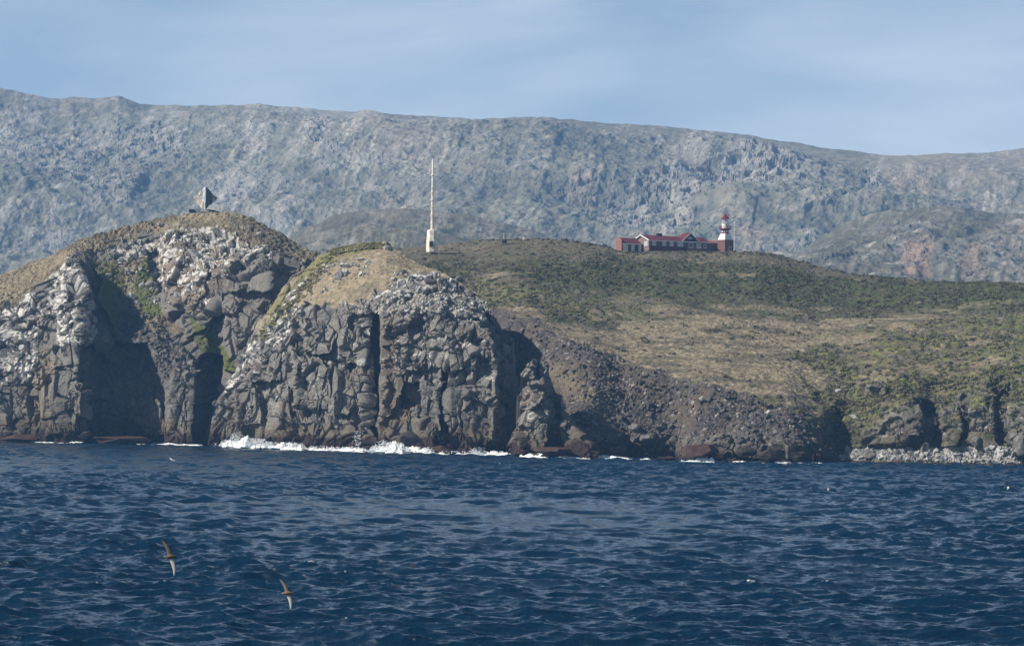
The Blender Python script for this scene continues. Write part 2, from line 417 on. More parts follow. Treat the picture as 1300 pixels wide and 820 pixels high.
gc = mix(gc, GREEN * 0.9, sstep(gm + g2 * 0.35, 0.35, 0.8))
gc = mix(gc, HEATH * 1.15, pmask(px + wob, py, [(285, 275), (330, 278), (410, 330), (340, 322), (300, 305)], 6) * 0.6)
col = mix(col, gc, sstep(grassA + fbm(P, 2.4, 4, 14) * 0.30, 0.42, 0.60))
outc = sstep(fbm(P * np.array([1, 1, 1.6]), 3.4, 4, 15), 0.42, 0.55) * pmask(px, py, [(130, 300), (210, 288), (330, 292), (345, 322), (280, 330), (180, 325)], 8)
col = mix(col, LICH * 0.8, outc * 0.8); disp = disp + outc * 0.8
col = tide(col, P, 100)
headA, PA = finish('headland', P, disp, col, 110, 0.25, 26, M_land)

# ---------------------------------------------------------------- middle sea cliff
silB = [(262, 556), (268, 530), (275, 515), (285, 498), (300, 468), (312, 440), (330, 408), (345, 388), (358, 368), (372, 350), (388, 340), (402, 328), (416, 320), (430, 314),
        (452, 310), (470, 308.5), (484, 307.5), (492, 309), (500, 314), (508, 318.5), (520, 328), (540, 338), (560, 347), (582, 356), (598, 368), (610, 380), (622, 394), (634, 412), (644, 424),
        (651, 436), (655, 455), (657, 500), (660, 545)]
colsB = {262: [6, (562, 8), (560, 8), (558, 9), (557, 9), (556, 10)],
    270: [-2, (545, 0), (536, 2), (530, 4), (526, 6), (522, 8)],
    300: [-8, (532, -5), (508, 0), (490, 5), (478, 10), (468, 16)],
    345: [-14, (530, -11), (468, -5), (422, 5), (402, 14), (388, 26)],
    400: [-20, (530, -16), (462, -10), (395, 0), (360, 20), (330, 48)],
    430: [-22, (530, -18), (456, -13), (388, 0), (350, 22), (314, 55)],
    490: [-26, (532, -22), (456, -17), (380, -4), (345, 20), (308, 58)],
    560: [-26, (534, -22), (458, -17), (390, -6), (365, 8), (347, 35)],
    600: [-22, (535, -19), (462, -14), (405, -4), (386, 6), (369, 22)],
    640: [-14, (540, -12), (490, -8), (455, -3), (438, 2), (420, 8)],
    655: [-6, (560, -4), (520, -3), (490, 0), (472, 2), (455, 4)],
    660: [4, (572, 5), (565, 5), (558, 6), (552, 6), (545, 7)]}
px, py, D = sheet(colsB, [0, .16, .44, .72, .86, 1], 460, 0.62, silB, smooth=(4, 2), x0=262, x1=660)
P = at(px, py, D)
featsB = [
    ([(470, 556), (469, 520), (472, 470), (470, 430), (474, 396), (481, 394), (483, 440), (480, 480), (482, 520), (479, 556)], 15, 1.0),
    ([(444, 402), (476, 393), (473, 432), (450, 428)], 4, 1.5),
    ([(384, 446), (386, 418), (402, 410), (418, 412), (430, 424), (421, 447), (400, 450)], -4.5, 0.9, 0.09),
    ([(318, 486), (320, 454), (334, 446), (345, 440), (358, 444), (357, 482), (345, 487)], -4.0, 0.9, 0.07),
    ([(372, 516), (373, 458), (384, 450), (398, 449), (420, 468), (418, 514), (396, 520)], -4.5, 0.9, 0.06),
    ([(421, 520), (424, 466), (436, 462), (455, 480), (456, 512), (440, 528)], -3.0, 0.9, 0.05),
    ([(430, 450), (432, 425), (455, 420), (468, 430), (464, 462), (440, 462)], -3.0, 1.2),
    ([(296, 530), (300, 490), (316, 485), (330, 500), (332, 540), (300, 545)], -3.5, 0.9, 0.05),
    ([(335, 530), (336, 500), (365, 490), (370, 530)], -2.0, 1.0),
    ([(360, 452), (362, 430), (376, 425), (378, 470), (370, 500), (360, 480)], -2.0, 1.0),
    ([(484, 575), (482, 400), (500, 390), (560, 385), (600, 398), (622, 430), (630, 470), (632, 575)], -3.5, 1.2),
    ([(508, 512), (510, 482), (532, 484), (535, 512), (520, 516)], 5, 1.0),
    ([(534, 538), (531, 484), (538, 474), (548, 484), (559, 487), (560, 545), (545, 545)], -4.5, 0.8, 0.05),
    ([(560, 548), (560, 470), (567, 468), (569, 550)], 6, 0.8),
    ([(568, 552), (568, 500), (588, 495), (591, 556)], -1.5, 0.9, 0.06),
    ([(590, 562), (590, 500), (604, 497), (621, 499), (629, 515), (628, 560), (610, 570)], -5.0, 0.9, 0.05),
    ([(589, 560), (590, 520), (596, 516), (596, 560)], 2.5, 0.8),
    ([(486, 530), (486, 478), (508, 480), (510, 500), (496, 530)], -2, 1.0),
    ([(540, 470), (540, 438), (566, 436), (570, 465)], -2.5, 1.0),
    ([(575, 470), (572, 440), (604, 436), (612, 468)], -3.0, 1.0),
    ([(500, 470), (492, 440), (520, 430), (538, 440), (536, 470)], -1.5, 1.0),
    ([(480, 440), (484, 405), (520, 402), (524, 436)], -2.0, 1.0),
    ([(525, 398), (530, 362), (560, 358), (570, 380), (560, 398)], -3, 1.5),
    ([(484, 580), (490, 545), (520, 530), (545, 536), (570, 552), (600, 565), (600, 582)], -6, 1.2),
    ([(262, 580), (268, 528), (320, 530), (400, 528), (448, 534), (450, 580)], -3.5, 1.0),
    ([(640, 590), (634, 500), (630, 440), (614, 392), (640, 415), (662, 450), (664, 590)], 14, 2.0),
    ([(604, 400), (618, 398), (636, 440), (650, 470), (648, 520), (630, 470)], -3, 1.5),
]
D = apply_feats(px, py, D, P, featsB, warp=1.9)
P = at(px, py, D)
wob = fbm(P, 7, 4, 177) * 5
grassB = np.maximum(
    pmask(px + wob, py + wob, [(395, 290), (396, 350), (372, 400), (420, 386), (450, 384), (500, 365), (520, 350), (560, 350), (600, 372), (560, 330), (520, 290)], 3),
    pmask(px + wob, py + wob, [(330, 395), (350, 370), (372, 345), (410, 318), (430, 318), (400, 345), (372, 372), (350, 400), (336, 425), (322, 440)], 3) * 0.7)
scrB = pmask(px + wob, py + wob, [(480, 385), (560, 368), (612, 378), (625, 405), (600, 410), (560, 400), (480, 402), (430, 405), (420, 392)], 4)
sB = py - np.interp(px, [s[0] for s in silB], [s[1] for s in silB])
disp, rr = blocks(P, 200, s1=(8.5, 9, 13), s2=(3.6, 3.8, 4.6), s3=(1.2, 1.2, 1.2), A=(2.7, 1.15, 0.42), columns=1.0)
f1, f2, off, r = vor(P, 1.5, 141)
sdisp = (0.5 - f1) * 1.0 + (r[0] - .5) * 0.6
rk = np.clip(1 - grassB, 0, 1) * (1 - scrB * 0.6)
disp = disp * rk * (0.35 + 0.65 * sstep(sB, 0, 14)) + (fbm(P, 1.4, 3, 108) * 0.3 + fbm(P, 8, 3, 109) * 0.5) * grassB + sdisp * scrB
col = rock_color(P, rr, 200) * 1.05
lB = np.maximum.reduce([
    pmask(px + wob, py + wob, [(275, 510), (300, 465), (340, 395), (390, 345), (430, 330), (440, 350), (410, 385), (370, 420), (330, 450), (300, 500)], 5) * 0.72,
    pmask(px + wob, py, [(410, 330), (450, 325), (470, 345), (440, 365), (400, 375)], 5) * 0.62,
    pmask(px + wob, py, [(430, 385), (560, 360), (625, 380), (620, 410), (480, 400)], 6) * 0.52,
    pmask(px + wob, py + wob, [(500, 340), (560, 345), (545, 362), (505, 360)], 4) * 0.4,
    pmask(px + wob, py, [(300, 520), (400, 410), (640, 410), (640, 500), (460, 480), (380, 520)], 20) * 0.20])
col = mix(col, [0.150, 0.118, 0.088], pmask(px, py + wob, [(483, 545), (484, 395), (500, 392), (512, 430), (500, 480), (520, 500), (520, 545)], 6) * 0.5)
col = mix(col, [0.14, 0.11, 0.075], pmask(px + wob, py, [(490, 545), (492, 505), (520, 508), (530, 540)], 4) * 0.7)
col = lichen(col, P, lB, 200)
col = mix(col, ROCK_L * (0.45 + 1.0 * r[1])[..., None], scrB * 0.7)
g1 = fbm(P, 9, 4, 112); g2 = fbm(P, 1.1, 4, 113)
gc = mix(TAN[None, None] * 1.1 * (1 + 0.35 * g2)[..., None], HEATH, sstep(g1, 0.0, 0.7) * 0.45)
gm = pmask(px + wob, py, [(322, 440), (345, 385), (400, 330), (430, 312), (480, 306), (486, 314), (430, 326), (395, 352), (350, 400)], 4)
gc = mix(gc, [0.165, 0.16, 0.06], sstep(gm + g2 * .3, .3, .8) * 0.8)
col = mix(col, gc, sstep(grassB + fbm(P, 2.2, 4, 114) * 0.34, 0.42, 0.58))
col = tide(col, P, 200)
cliffB, PB = finish('sea_cliff', P, disp, col, 70, 0.5, 20, M_land)

# ---------------------------------------------------------------- rock pinnacle beside the cliff
silC = [(650, 572), (656, 545), (660, 510), (664, 480), (670, 464), (676, 457), (684, 459), (692, 463), (697, 478), (702, 496), (710, 500), (716, 520), (724, 530), (740, 548), (760, 570)]
colsC = {650: [-26, (574, -25), (573, -24), (572, -23)], 660: [-30, (560, -30), (530, -28), (510, -25)], 676: [-34, (540, -32), (500, -28), (457, -20)],
    692: [-33, (540, -30), (500, -25), (463, -14)], 710: [-28, (550, -24), (525, -18), (500, -12)], 760: [-20, (578, -17), (574, -14), (570, -10)]}
px, py, D = sheet(colsC, [0, .33, .66, 1], 190, 0.6, silC, smooth=(3, 1), x0=650, x1=760)
P = at(px, py, D)
D = apply_feats(px, py, D, P, [
    ([(664, 480), (666, 462), (676, 456), (680, 470), (676, 482)], -2, 1), ([(658, 520), (660, 495), (685, 485), (692, 470), (694, 500), (676, 520)], -3, 1, 0.06),
    ([(659, 565), (660, 525), (680, 515), (694, 540), (690, 570)], -4, 1, 0.06), ([(690, 570), (694, 505), (705, 500), (712, 520), (716, 575)], 4, 1.5), ([(679, 482), (681, 460), (684, 460), (685, 482)], 3, .8)], warp=1.2)
P = at(px, py, D)
disp, rr = blocks(P, 300, s1=(5, 5, 7), s2=(2.4, 2.4, 3.0), s3=(1.1, 1.1, 1.1), A=(1.6, 0.8, 0.35))
col = lichen(rock_color(P, rr, 300) * 1.1, P, 0.2 + 0 * px, 300)
col = mix(col, [0.20, 0.15, 0.115], sstep(fbm(P, 6, 3, 301), 0.3, 0.7) * 0.4)
col = tide(col, P, 300)
pin, PC = finish('rock_pinnacle', P, disp, col, 16, 1.6, 10, M_land)

# ---------------------------------------------------------------- hillside with heath, scree and bluff
silD = [(380, 331), (420, 322), (450, 320), (500, 317), (530, 314), (560, 310), (590, 306), (620, 303.5), (650, 303), (690, 303.5), (730, 306), (770, 312.5), (785, 318), (812, 321), (828, 319.5), (850, 319), (900, 319.5), (935, 320), (960, 319),
        (985, 323), (1010, 330), (1035, 337), (1060, 342), (1080, 347), (1110, 350), (1150, 354), (1200, 357), (1260, 358), (1300, 359), (1500, 362), (1850, 385)]
colsD = {380: [60, (440, 75), (400, 85), (372, 110), (350, 150), (331, 200)],
    500: [60, (440, 75), (400, 90), (372, 120), (348, 160), (317, 230)],
    600: [40, (480, 60), (420, 80), (385, 120), (350, 170), (305, 255)],
    660: [0, (520, 14), (455, 42), (402, 62), (362, 130), (303, 262)],
    700: [-14, (540, -4), (485, 16), (425, 46), (378, 120), (304, 270)],
    740: [-12, (548, -4), (502, 12), (445, 34), (390, 120), (307, 275)],
    790: [8, (555, 14), (516, 26), (464, 38), (400, 120), (316, 280)],
    855: [22, (561, 26), (530, 31), (478, 38), (406, 120), (319, 290)],
    885: [4, (564, 8), (536, 16), (486, 30), (411, 120), (319.5, 300)],
    1000: [-10, (570, -2), (546, 6), (507, 20), (424, 120), (327, 305)],
    1035: [-4, (575, 4), (560, 9), (532, 17), (432, 115), (339, 305)],
    1070: [16, (578, 22), (552, 34), (500, 54), (432, 110), (345, 302)],
    1140: [6, (574, 17), (530, 27), (482, 48), (427, 110), (353, 292)],
    1190: [8, (572, 22), (540, 34), (482, 56), (427, 112), (356.5, 285)],
    1300: [6, (572, 20), (512, 32), (466, 52), (422, 110), (359, 272)],
    1500: [6, (576, 20), (520, 32), (470, 52), (425, 110), (362, 272)],
    1850: [6, (582, 20), (540, 32), (496, 52), (445, 110), (385, 260)]}
px, py, D = sheet(colsD, [0, .14, .29, .52, .76, 1], 560, 0.82, silD, smooth=(5, 2), x0=380, x1=1850, blend=16)
P = at(px, py, D)
featsD = [
    ([(1165, 508), (1185, 512), (1206, 560), (1200, 572), (1150, 572), (1165, 545)], 4, 3),
    ([(1160, 500), (1172, 508), (1166, 545), (1150, 566), (1090, 566), (1100, 545), (1120, 528)], -4, 4),
    ([(1195, 520), (1204, 524), (1216, 520), (1222, 545), (1214, 568), (1196, 568)], -5, 1.5),
    ([(1232, 560), (1238, 490), (1258, 478), (1262, 510), (1264, 568), (1240, 568)], -3, 2.5),
    ([(1264, 568), (1262, 500), (1282, 490), (1284, 560)], 3, 3),
    ([(1284, 575), (1284, 540), (1300, 520), (1400, 500), (1400, 580)], -10, 1.5),
    ([(1058, 560), (1050, 520), (1030, 500), (1042, 500), (1070, 530)], 5, 3),
    ([(1100, 495), (1116, 484), (1126, 490), (1124, 500), (1105, 502)], -3, 1.2),
    ([(930, 575), (934, 552), (960, 545), (970, 560), (966, 580)], -4, 1.2, 0.05),
    ([(885, 580), (890, 560), (925, 550), (932, 575)], -3, 1.2),
    ([(975, 575), (982, 545), (1010, 545), (1024, 575)], -4, 1.5, 0.05),
    ([(800, 566), (806, 540), (830, 548), (835, 566)], -3, 1.2),
]
D = apply_feats(px, py, D, P, featsD, warp=2.0)
P = at(px, py, D)
wob = fbm(P, 16, 4, 277); wx = wob * 12; wy = wob * 5
scr = pmask(px + wx, py + wy, [(560, 420), (618, 396), (640, 393), (668, 402), (700, 420), (760, 448), (850, 478), (930, 498), (1000, 512), (1030, 530), (1062, 580), (1060, 610), (600, 620)], 10)
scr = sstep(scr + fbm(P, 4, 4, 278) * 0.5 * (py < 545), 0.38, 0.62)
beach = pmask(px, py + wob * 1.0, [(1062, 600), (1066, 576), (1100, 571), (1190, 571), (1200, 567), (1275, 568), (1300, 575), (1520, 582), (1520, 640), (1060, 640)], 1.5)
rockD = np.maximum.reduce([
    pmask(px + wx * .5, py + wy, [(1085, 572), (1095, 545), (1112, 528), (1155, 508), (1175, 508), (1195, 540), (1200, 575)], 5) * 0.95,
    pmask(px + wx * .5, py + wy, [(1190, 575), (1195, 520), (1225, 500), (1270, 478), (1300, 490), (1500, 500), (1500, 590)], 6) * 0.95,
    pmask(px + wx * .5, py + wy, [(1098, 500), (1110, 484), (1128, 488), (1126, 502)], 2),
    pmask(px + wx * .5, py + wy, [(700, 590), (690, 560), (780, 552), (900, 556), (1000, 548), (1045, 565), (1055, 600)], 6) * 0.8])
cut = sstep(fbm(P, 6, 4, 290), -0.6, -0.25)
rockD = np.where(scr > 0.5, rockD, rockD * cut)
disp, rr = blocks(P, 400, s1=(6.5, 6.5, 8), s2=(3.0, 3.0, 3.6), s3=(1.2, 1.2, 1.2), A=(1.9, 0.9, 0.4))
disp = disp * np.clip(rockD * 1.2, 0, 1)
# scree: loose stones of two sizes and runnels down the slope
f1, f2, off, r = vor(P, 0.85, 341); g1_, g2_, _, rs = vor(P, 3.4, 342)
big = (rs[0] > 0.93).astype(float)
sdisp = (0.5 - f1) * 0.55 + (r[0] - .5) * 0.3 + big * np.clip(0.55 - g1_, 0, 1) * 2.4 + fbm(P, (7, 7, 14), 5, 343) * 1.2
disp = disp + sdisp * scr * (1 - rockD * 0.6)
# heath: rounded shrubs of two sizes
e1, e2, _, q = vor(P, (2.3, 2.6, 2.3), 351); h1, h2, _, q2 = vor(P, (1.2, 1.3, 1.2), 352); k1, k2, _, q3 = vor(P, (4.6, 5.2, 4.6), 353)
tanm = np.clip(pmask(px + wx * 1.6, py + wy, [(640, 393), (700, 402), (770, 412), (840, 402), (930, 398), (1080, 398), (1190, 408), (1150, 420), (1080, 425), (1045, 436), (1020, 462), (1050, 500), (1000, 512), (930, 498), (850, 478), (760, 448), (700, 420)], 26), 0, 1)
tanm = sstep(tanm + fbm(P, (22, 18, 14), 5, 359, .6) * 0.75, 0.30, 0.75)
tanm = np.clip(tanm + sstep(fbm(P, 15, 4, 360), 0.30, 0.55) * 0.7 * pmask(px, py, [(640, 380), (1500, 380), (1500, 500), (640, 470)], 12), 0, 1)
ridg = pmask(px + wx, py + wy, [(380, 290), (380, 345), (560, 330), (700, 322), (790, 330), (900, 330), (1000, 338), (1050, 352), (1090, 348), (1050, 290)], 6)
veg = np.clip(1 - scr, 0, 1) * (1 - beach) * (1 - np.clip(rockD, 0, 1) * 0.8)
bush = veg * (1 - tanm * 0.85) * (1 - ridg * 0.55) * (0.35 + 0.65 * sstep(fbm(P, 22, 3, 362), -0.5, 0.1))
disp = disp + 0.75 * bush * ((0.62 - e1) * 1.1 * (q[0] > 0.35) + (0.6 - h1) * 0.4 + np.clip(0.6 - k1, 0, 1) * 1.7 * (q3[0] > 0.7)) + veg * (fbm(P, 1.2, 3, 363) * 0.22 + fbm(P, 24, 3, 364) * 1.0)
b1, b2, _, bq = vor(P, 0.8, 371)
disp = disp + beach * ((0.5 - b1) * 0.6 + (bq[0] - .5) * .3)
silv = np.interp(px, [s[0] for s in silD], [s[1] for s in silD])
disp = disp * (0.35 + 0.65 * sstep(py - silv, 0, 8))
col = rock_color(P, rr, 400) * 0.8
col = lichen(col, P, 0.12 + 0 * px, 400)
sc = SCREE * (0.55 + 0.9 * r[1])[..., None]
sc = mix(sc, [0.125, 0.098, 0.068], sstep(fbm(P, (16, 9, 6), 4, 372), -0.25, 0.45) * 0.5)
sc = mix(sc, [0.26, 0.25, 0.24], (r[2] > 0.955) * 0.8)
sc = mix(sc, TAN * 0.75, pmask(px + wx, py + wy, [(640, 440), (680, 450), (740, 480), (790, 520), (770, 540), (700, 480), (660, 470)], 8) * 0.65)
col = mix(col, sc, scr * (1 - np.clip(rockD, 0, 1)))
n1 = fbm(P, 12, 4, 380); n2 = fbm(P, 1.1, 4, 381); n3 = fbm(P, 40, 3, 382)
cell = (q[1] * 0.6 + q2[1] * 0.4)
vc = mix(np.broadcast_to(HEATH, P.shape), [0.060, 0.066, 0.028], sstep(cell + n1 * 0.35, 0.42, 0.62))
vc = mix(vc, GREEN_D, sstep(q3[1] + n3 * 0.3, 0.62, 0.8) * 0.85)
gd = pmask(px + wx * 2, py + wy * 1.5, [(640, 345), (790, 326), (960, 326), (1060, 348), (1500, 368), (1500, 398), (1150, 396), (960, 382), (800, 372), (700, 362)], 7)
vc = mix(vc, mix(np.broadcast_to(GREEN_D, P.shape), [0.062, 0.085, 0.030], sstep(q[2] + n1 * .3, .45, .7)), gd * 0.85)
gy = np.maximum(pmask(px + wx * 2, py + wy * 1.5, [(900, 425), (1080, 420), (1200, 405), (1500, 400), (1500, 540), (1190, 520), (1080, 540), (1060, 540), (1010, 500), (960, 470)], 8),
                pmask(px + wx * 2, py + wy, [(575, 352), (640, 360), (760, 385), (850, 388), (840, 402), (760, 410), (660, 392), (590, 372)], 6) * 0.8)
vc = mix(vc, mix(np.broadcast_to(GREEN * 1.15, P.shape), [0.15, 0.13, 0.075], sstep(q[2] + n2 * .3, .45, .75)), gy * sstep(q[1] + n1 * .4, 0.25, 0.5) * 0.85)
vc = mix(vc, [0.125, 0.115, 0.105], (q[3] > 0.93) * 0.7 * (1 - gd * .6))
tc_ = TAN * 1.0 * (1 + 0.30 * n2)[..., None]
tc_ = mix(tc_, HEATH * .85, sstep(fbm(P, (14, 5, 5), 5, 384, .6), -0.05, 0.5) * 0.75)
vc = mix(vc, tc_, np.clip(tanm * 1.0 - bush * (q[0] > 0.8) * .5, 0, 1) * 0.9)
vc = mix(vc, mix(np.broadcast_to(HEATH * 1.1, P.shape), TAN * 0.75, sstep(n2 + n1, -0.1, 0.5)), ridg * 0.65)
vc = vc * (0.82 + 0.36 * q2[2])[..., None]
vc = vc * (1 + 0.22 * n2)[..., None]
col = mix(col, vc, veg * (scr < 0.5))
bc = np.array([0.30, 0.295, 0.28]) * (0.35 + 1.1 * bq[1])[..., None]
bc = mix(bc, [0.10, 0.115, 0.05], sstep(fbm(P, 5, 3, 391) - (P[..., 2] - 1.6) * 0.55, 0.0, 0.5) * 0.75)
col = mix(col, bc, beach)
w = fbm(P, 6, 3, 392)
col = mix(col, OCHRE * 0.8, (1 - sstep(P[..., 2] + w * 2.0, 4.0, 6.5)) * 0.5 * (1 - beach))
col = mix(col, WET, (1 - sstep(P[..., 2] + w * 1.0, 1.4, 2.8)) * (1 - beach)); col = mix(col, WET, 1 - sstep(P[..., 2] + w * 0.2, 0.5, 0.9))
hillD, PD = finish('hillside', P, disp, col, 160, 0.08, 26, M_land)
D_px, D_py, D_bush, D_gd, D_gy = px, py, bush, gd, gy
D_tan = tanm

# ---------------------------------------------------------------- far mountains
def mountain(name, cols, sil, rowt, nr, step, x0, x1, seed, slant, A, tone, spk=0.75, outc=[], dark=[], tan=[], back=600, smooth=(8, 2)):
    px, py, D = sheet(cols, rowt, nr, step, sil, smooth=smooth, x0=x0, x1=x1)
    P = at(px, py, D)
    sl = np.interp(px, [0, 500, 900, 1300], slant)
    q = px + sl * (py - 150) + fbm(P, 420, 2, seed + 30) * 14
    W = np.stack([q / 22.0, py / 170.0, q * 0], -1) + fbm(P, 300, 3, seed)[..., None] * 0.9
    gul = 1 - np.abs(fbm(W, 1.0, 4, seed + 1)) * 2.2
    W2 = np.stack([q / 7.0, py / 60.0, q * 0], -1) + fbm(P, 120, 3, seed + 2)[..., None] * 0.8
    gul2 = 1 - np.abs(fbm(W2, 1.0, 3, seed + 3)) * 2.2
    n = fbm(P, 90, 5, seed + 4); nf = fbm(P, 16, 4, seed + 5)
    ex = sstep(py - np.interp(px, [s[0] for s in sil], [s[1] for s in sil]), 0, 30)
    f1, f2, off, r = vor(P + np.stack([n, nf, n], -1) * 10, (24, 24, 22), seed + 6, 0.9, True); g1, g2, o2, r2 = vor(P, (9, 9, 8), seed + 7, 0.9, True)
    om = 0 * px
    for poly, a in outc: om = np.maximum(om, pmask(px + n * 8, py + n * 5, poly, 7) * a)
    left = 1 - sstep(px, 250, 620)
    rock = sstep(fbm(P, 70, 5, seed + 8, .6) + 0.25 * left + 0.5 * om, 0.06, 0.42)
    W4 = np.stack([q / 34.0, py / 190.0, q * 0], -1) + fbm(P, 300, 2, seed + 52)[..., None] * 0.6; vall = sstep(-fbm(W4, 1.0, 4, seed + 55), 0.0, 0.55)
    bigm = sstep(fbm(P, 260, 3, seed + 50) + 0.35 * left, -0.25, 0.35); rock = rock * (0.25 + 0.75 * bigm)
    disp = -A * 0.09 * vall * ex + fbm(P, 110, 2, seed + 34) * A * 0.22 * ex + fbm(P, 320, 3, seed + 31) * A * 1.4 * ex + nf * 2.4 * (0.55 + ex)
    fac = ((r[0] - .5) * 8 + (off[..., 0] * (r[1] - .5) + off[..., 2] * (r[2] - .5)) * 16)
    fac2 = ((r2[0] - .5) * 5 + (o2[..., 0] * (r2[1] - .5) + o2[..., 2] * (r2[2] - .5)) * 9)
    disp = disp + (fac * (0.10 * rock + 1.0 * om) + fac2 * (0.20 * rock + .5 * om)) * (0.08 + 0.92 * ex)
    ROCKC = np.array([0.165, 0.162, 0.150]) * tone; VEG = np.array([0.104, 0.104, 0.074]) * tone
    c = mix(np.broadcast_to(VEG, P.shape), [0.125 * tone, 0.112 * tone, 0.078 * tone], sstep(fbm(P, 45, 4, seed + 9), -0.3, 0.45))
    c = mix(c, ROCKC, np.clip(rock * 0.85 + sstep(gul2, .3, .9) * .12, 0, 1))
    c = mix(c, [0.33, 0.31, 0.285], np.clip(sstep(fbm(P, 20, 4, seed + 10, .62) + 0.12 * left, 0.40, 0.58) * spk + om * sstep(nf + n * .5, -0.25, 0.35) * 0.85, 0, 1))
    c = mix(c, [0.27, 0.245, 0.20], sstep(gul, 0.45, 0.95) * 0.45 * sstep(fbm(P, 240, 2, seed + 12), -0.2, .3))
    c = mix(c, [0.25, 0.235, 0.20], sstep(gul2, 0.35, 0.95) * 0.42 * (1 - 0.5 * rock))
    c = mix(c, [0.225, 0.20, 0.16], sstep(px, 380, 760) * (1 - sstep(py, 200, 300)) * 0.40)
    W3 = np.stack([q / 5.0, py / 75.0, q * 0], -1) + fbm(P, 90, 2, seed + 51)[..., None] * 0.5
    runs = sstep(fbm(W3, 1.0, 3, seed + 53), 0.05, 0.5) * sstep(fbm(W4, 1.0, 3, seed + 54), -0.15, 0.3)
    c = mix(c, np.array([0.235, 0.215, 0.18]) * tone, runs * 0.7)
    c = mix(c, VEG * 0.78, vall * 0.6)
    for poly, a, cc in tan: c = mix(c, cc, pmask(px + n * 8, py + n * 5, poly, 5) * a)
    for poly, a in dark: c = mix(c, VEG * 0.60, pmask(px + n * 10, py + n * 8, poly, 9) * a)
    c = c * (1 + 0.15 * nf + 0.14 * fbm(P, 6, 3, seed + 40))[..., None]
    return finish(name, P, disp, c, back, 0.2, 12, M_far, do_bvh=False)
silM = [(-160, 96), (-60, 104), (0, 112), (20, 115), (45, 121), (62, 124), (76, 126), (92, 123), (120, 125), (150, 122), (162, 126), (178, 132), (210, 134), (270, 134), (330, 132.5), (380, 137),
        (440, 142), (462, 140), (500, 145), (560, 149), (600, 151), (650, 149), (700, 149), (760, 156), (800, 158), (850, 161), (900, 166), (940, 170), (985, 178), (1030, 184), (1050, 189), (1085, 192),
        (1120, 197), (1160, 198), (1200, 195), (1240, 195), (1270, 192), (1300, 188), (1400, 176), (1500, 170)]
colsM = {}
for q_ in (-160, 200, 500, 800, 1100, 1500):
    o_ = {-160: 0, 200: 60, 500: -60, 800: 80, 1100: 160, 1500: 0}[q_]
    colsM[q_] = [1750 + o_, (420, 1950 + o_), (350, 2150 + o_), (275, 2420 + o_), (205, 2700 + o_), (150, 3050 + o_)]
mountain('mountain', colsM, silM, [0, .18, .36, .56, .78, 1], 430, 1.05, -500, 1850, 500, [0.8, 0.75, 0.45, 0.35], 24, 1.6,
    outc=[([(815, 240), (900, 210), (960, 198), (1020, 210), (1028, 235), (980, 250), (920, 250), (850, 262)], 1.0), ([(1095, 215), (1118, 210), (1122, 238), (1098, 242)], 1.0),
          ([(1010, 265), (1080, 258), (1070, 282), (1000, 285)], .5), ([(700, 240), (790, 235), (860, 250), (900, 300), (820, 305), (760, 290)], .55),
          ([(0, 180), (60, 160), (200, 150), (260, 200), (160, 260), (60, 250)], .45), ([(380, 150), (430, 150), (430, 200), (390, 190)], .5),
          ([(1020, 305), (1080, 318), (1085, 345), (1020, 345)], .7), ([(90, 200), (140, 210), (120, 250), (85, 240)], .5)],
    dark=[([(470, 215), (640, 235), (800, 245), (760, 262), (640, 262), (500, 240)], .5), ([(640, 175), (760, 190), (840, 222), (820, 228), (720, 200)], .7),
          ([(930, 262), (1000, 290), (1100, 285), (1160, 262), (1200, 262), (1190, 280), (1080, 305), (980, 300)], .6), ([(360, 200), (480, 235), (480, 260), (350, 240)], .5),
          ([(160, 190), (230, 200), (260, 300), (140, 300)], .3)],
    tan=[([(1130, 212), (1185, 210), (1180, 228), (1130, 232)], .6, [.30, .25, .19]), ([(1120, 196), (1210, 196), (1200, 205), (1140, 206)], .5, [.30, .25, .18]),
         ([(470, 165), (520, 160), (560, 200), (480, 205)], .35, [.26, .22, .17]), ([(720, 235), (760, 235), (750, 270), (730, 268)], .5, [.33, .25, .19]), ([(930, 290), (965, 295), (960, 325), (940, 330)], .5, [.30, .23, .18])])
silM2 = [(900, 372), (960, 348), (1010, 322), (1045, 300), (1075, 283), (1110, 272), (1140, 266), (1180, 262), (1225, 263), (1262, 270), (1300, 273), (1400, 268), (1500, 260)]
colsM2 = {q_: [1250, (440, 1300), (380, 1420), (320, 1560), (262, 1750)] for q_ in (900, 1200, 1500)}
mountain('mountain_spur', colsM2, silM2, [0, .2, .45, .7, 1], 260, 0.95, 900, 1850, 600, [0.4, .4, .5, .55], 9, 0.98,
    outc=[([(1010, 325), (1080, 318), (1085, 350), (1010, 352)], .5)], tan=[([(1145, 312), (1185, 308), (1178, 352), (1140, 356)], .8, [.27, .19, .145]), ([(1225, 318), (1250, 314), (1246, 356), (1215, 356)], .7, [.24, .18, .14])], back=250)
silM3 = [(330, 322), (360, 305), (392, 287), (425, 274), (455, 267), (500, 264), (545, 267), (600, 274), (660, 288), (720, 306), (760, 320)]
colsM3 = {q_: [1300, (440, 1340), (380, 1400), (330, 1480), (270, 1620)] for q_ in (330, 550, 760)}
mountain('foothill', colsM3, silM3, [0, .2, .45, .7, 1], 160, 0.95, 330, 760, 700, [.4, .3, .3, .3], 7, 0.92, 0.25, back=250)
silM4 = [(300, 330), (350, 312), (385, 300), (420, 293), (455, 289), (500, 289), (540, 294), (600, 304), (680, 318)]
colsM4 = {q_: [1000, (440, 1030), (380, 1080), (330, 1140), (290, 1240)] for q_ in (300, 500, 680)}
mountain('low_hill', colsM4, silM4, [0, .2, .45, .7, 1], 120, 0.95, 300, 680, 800, [.4, .3, .3, .3], 5, 0.95, 0.0, back=200)

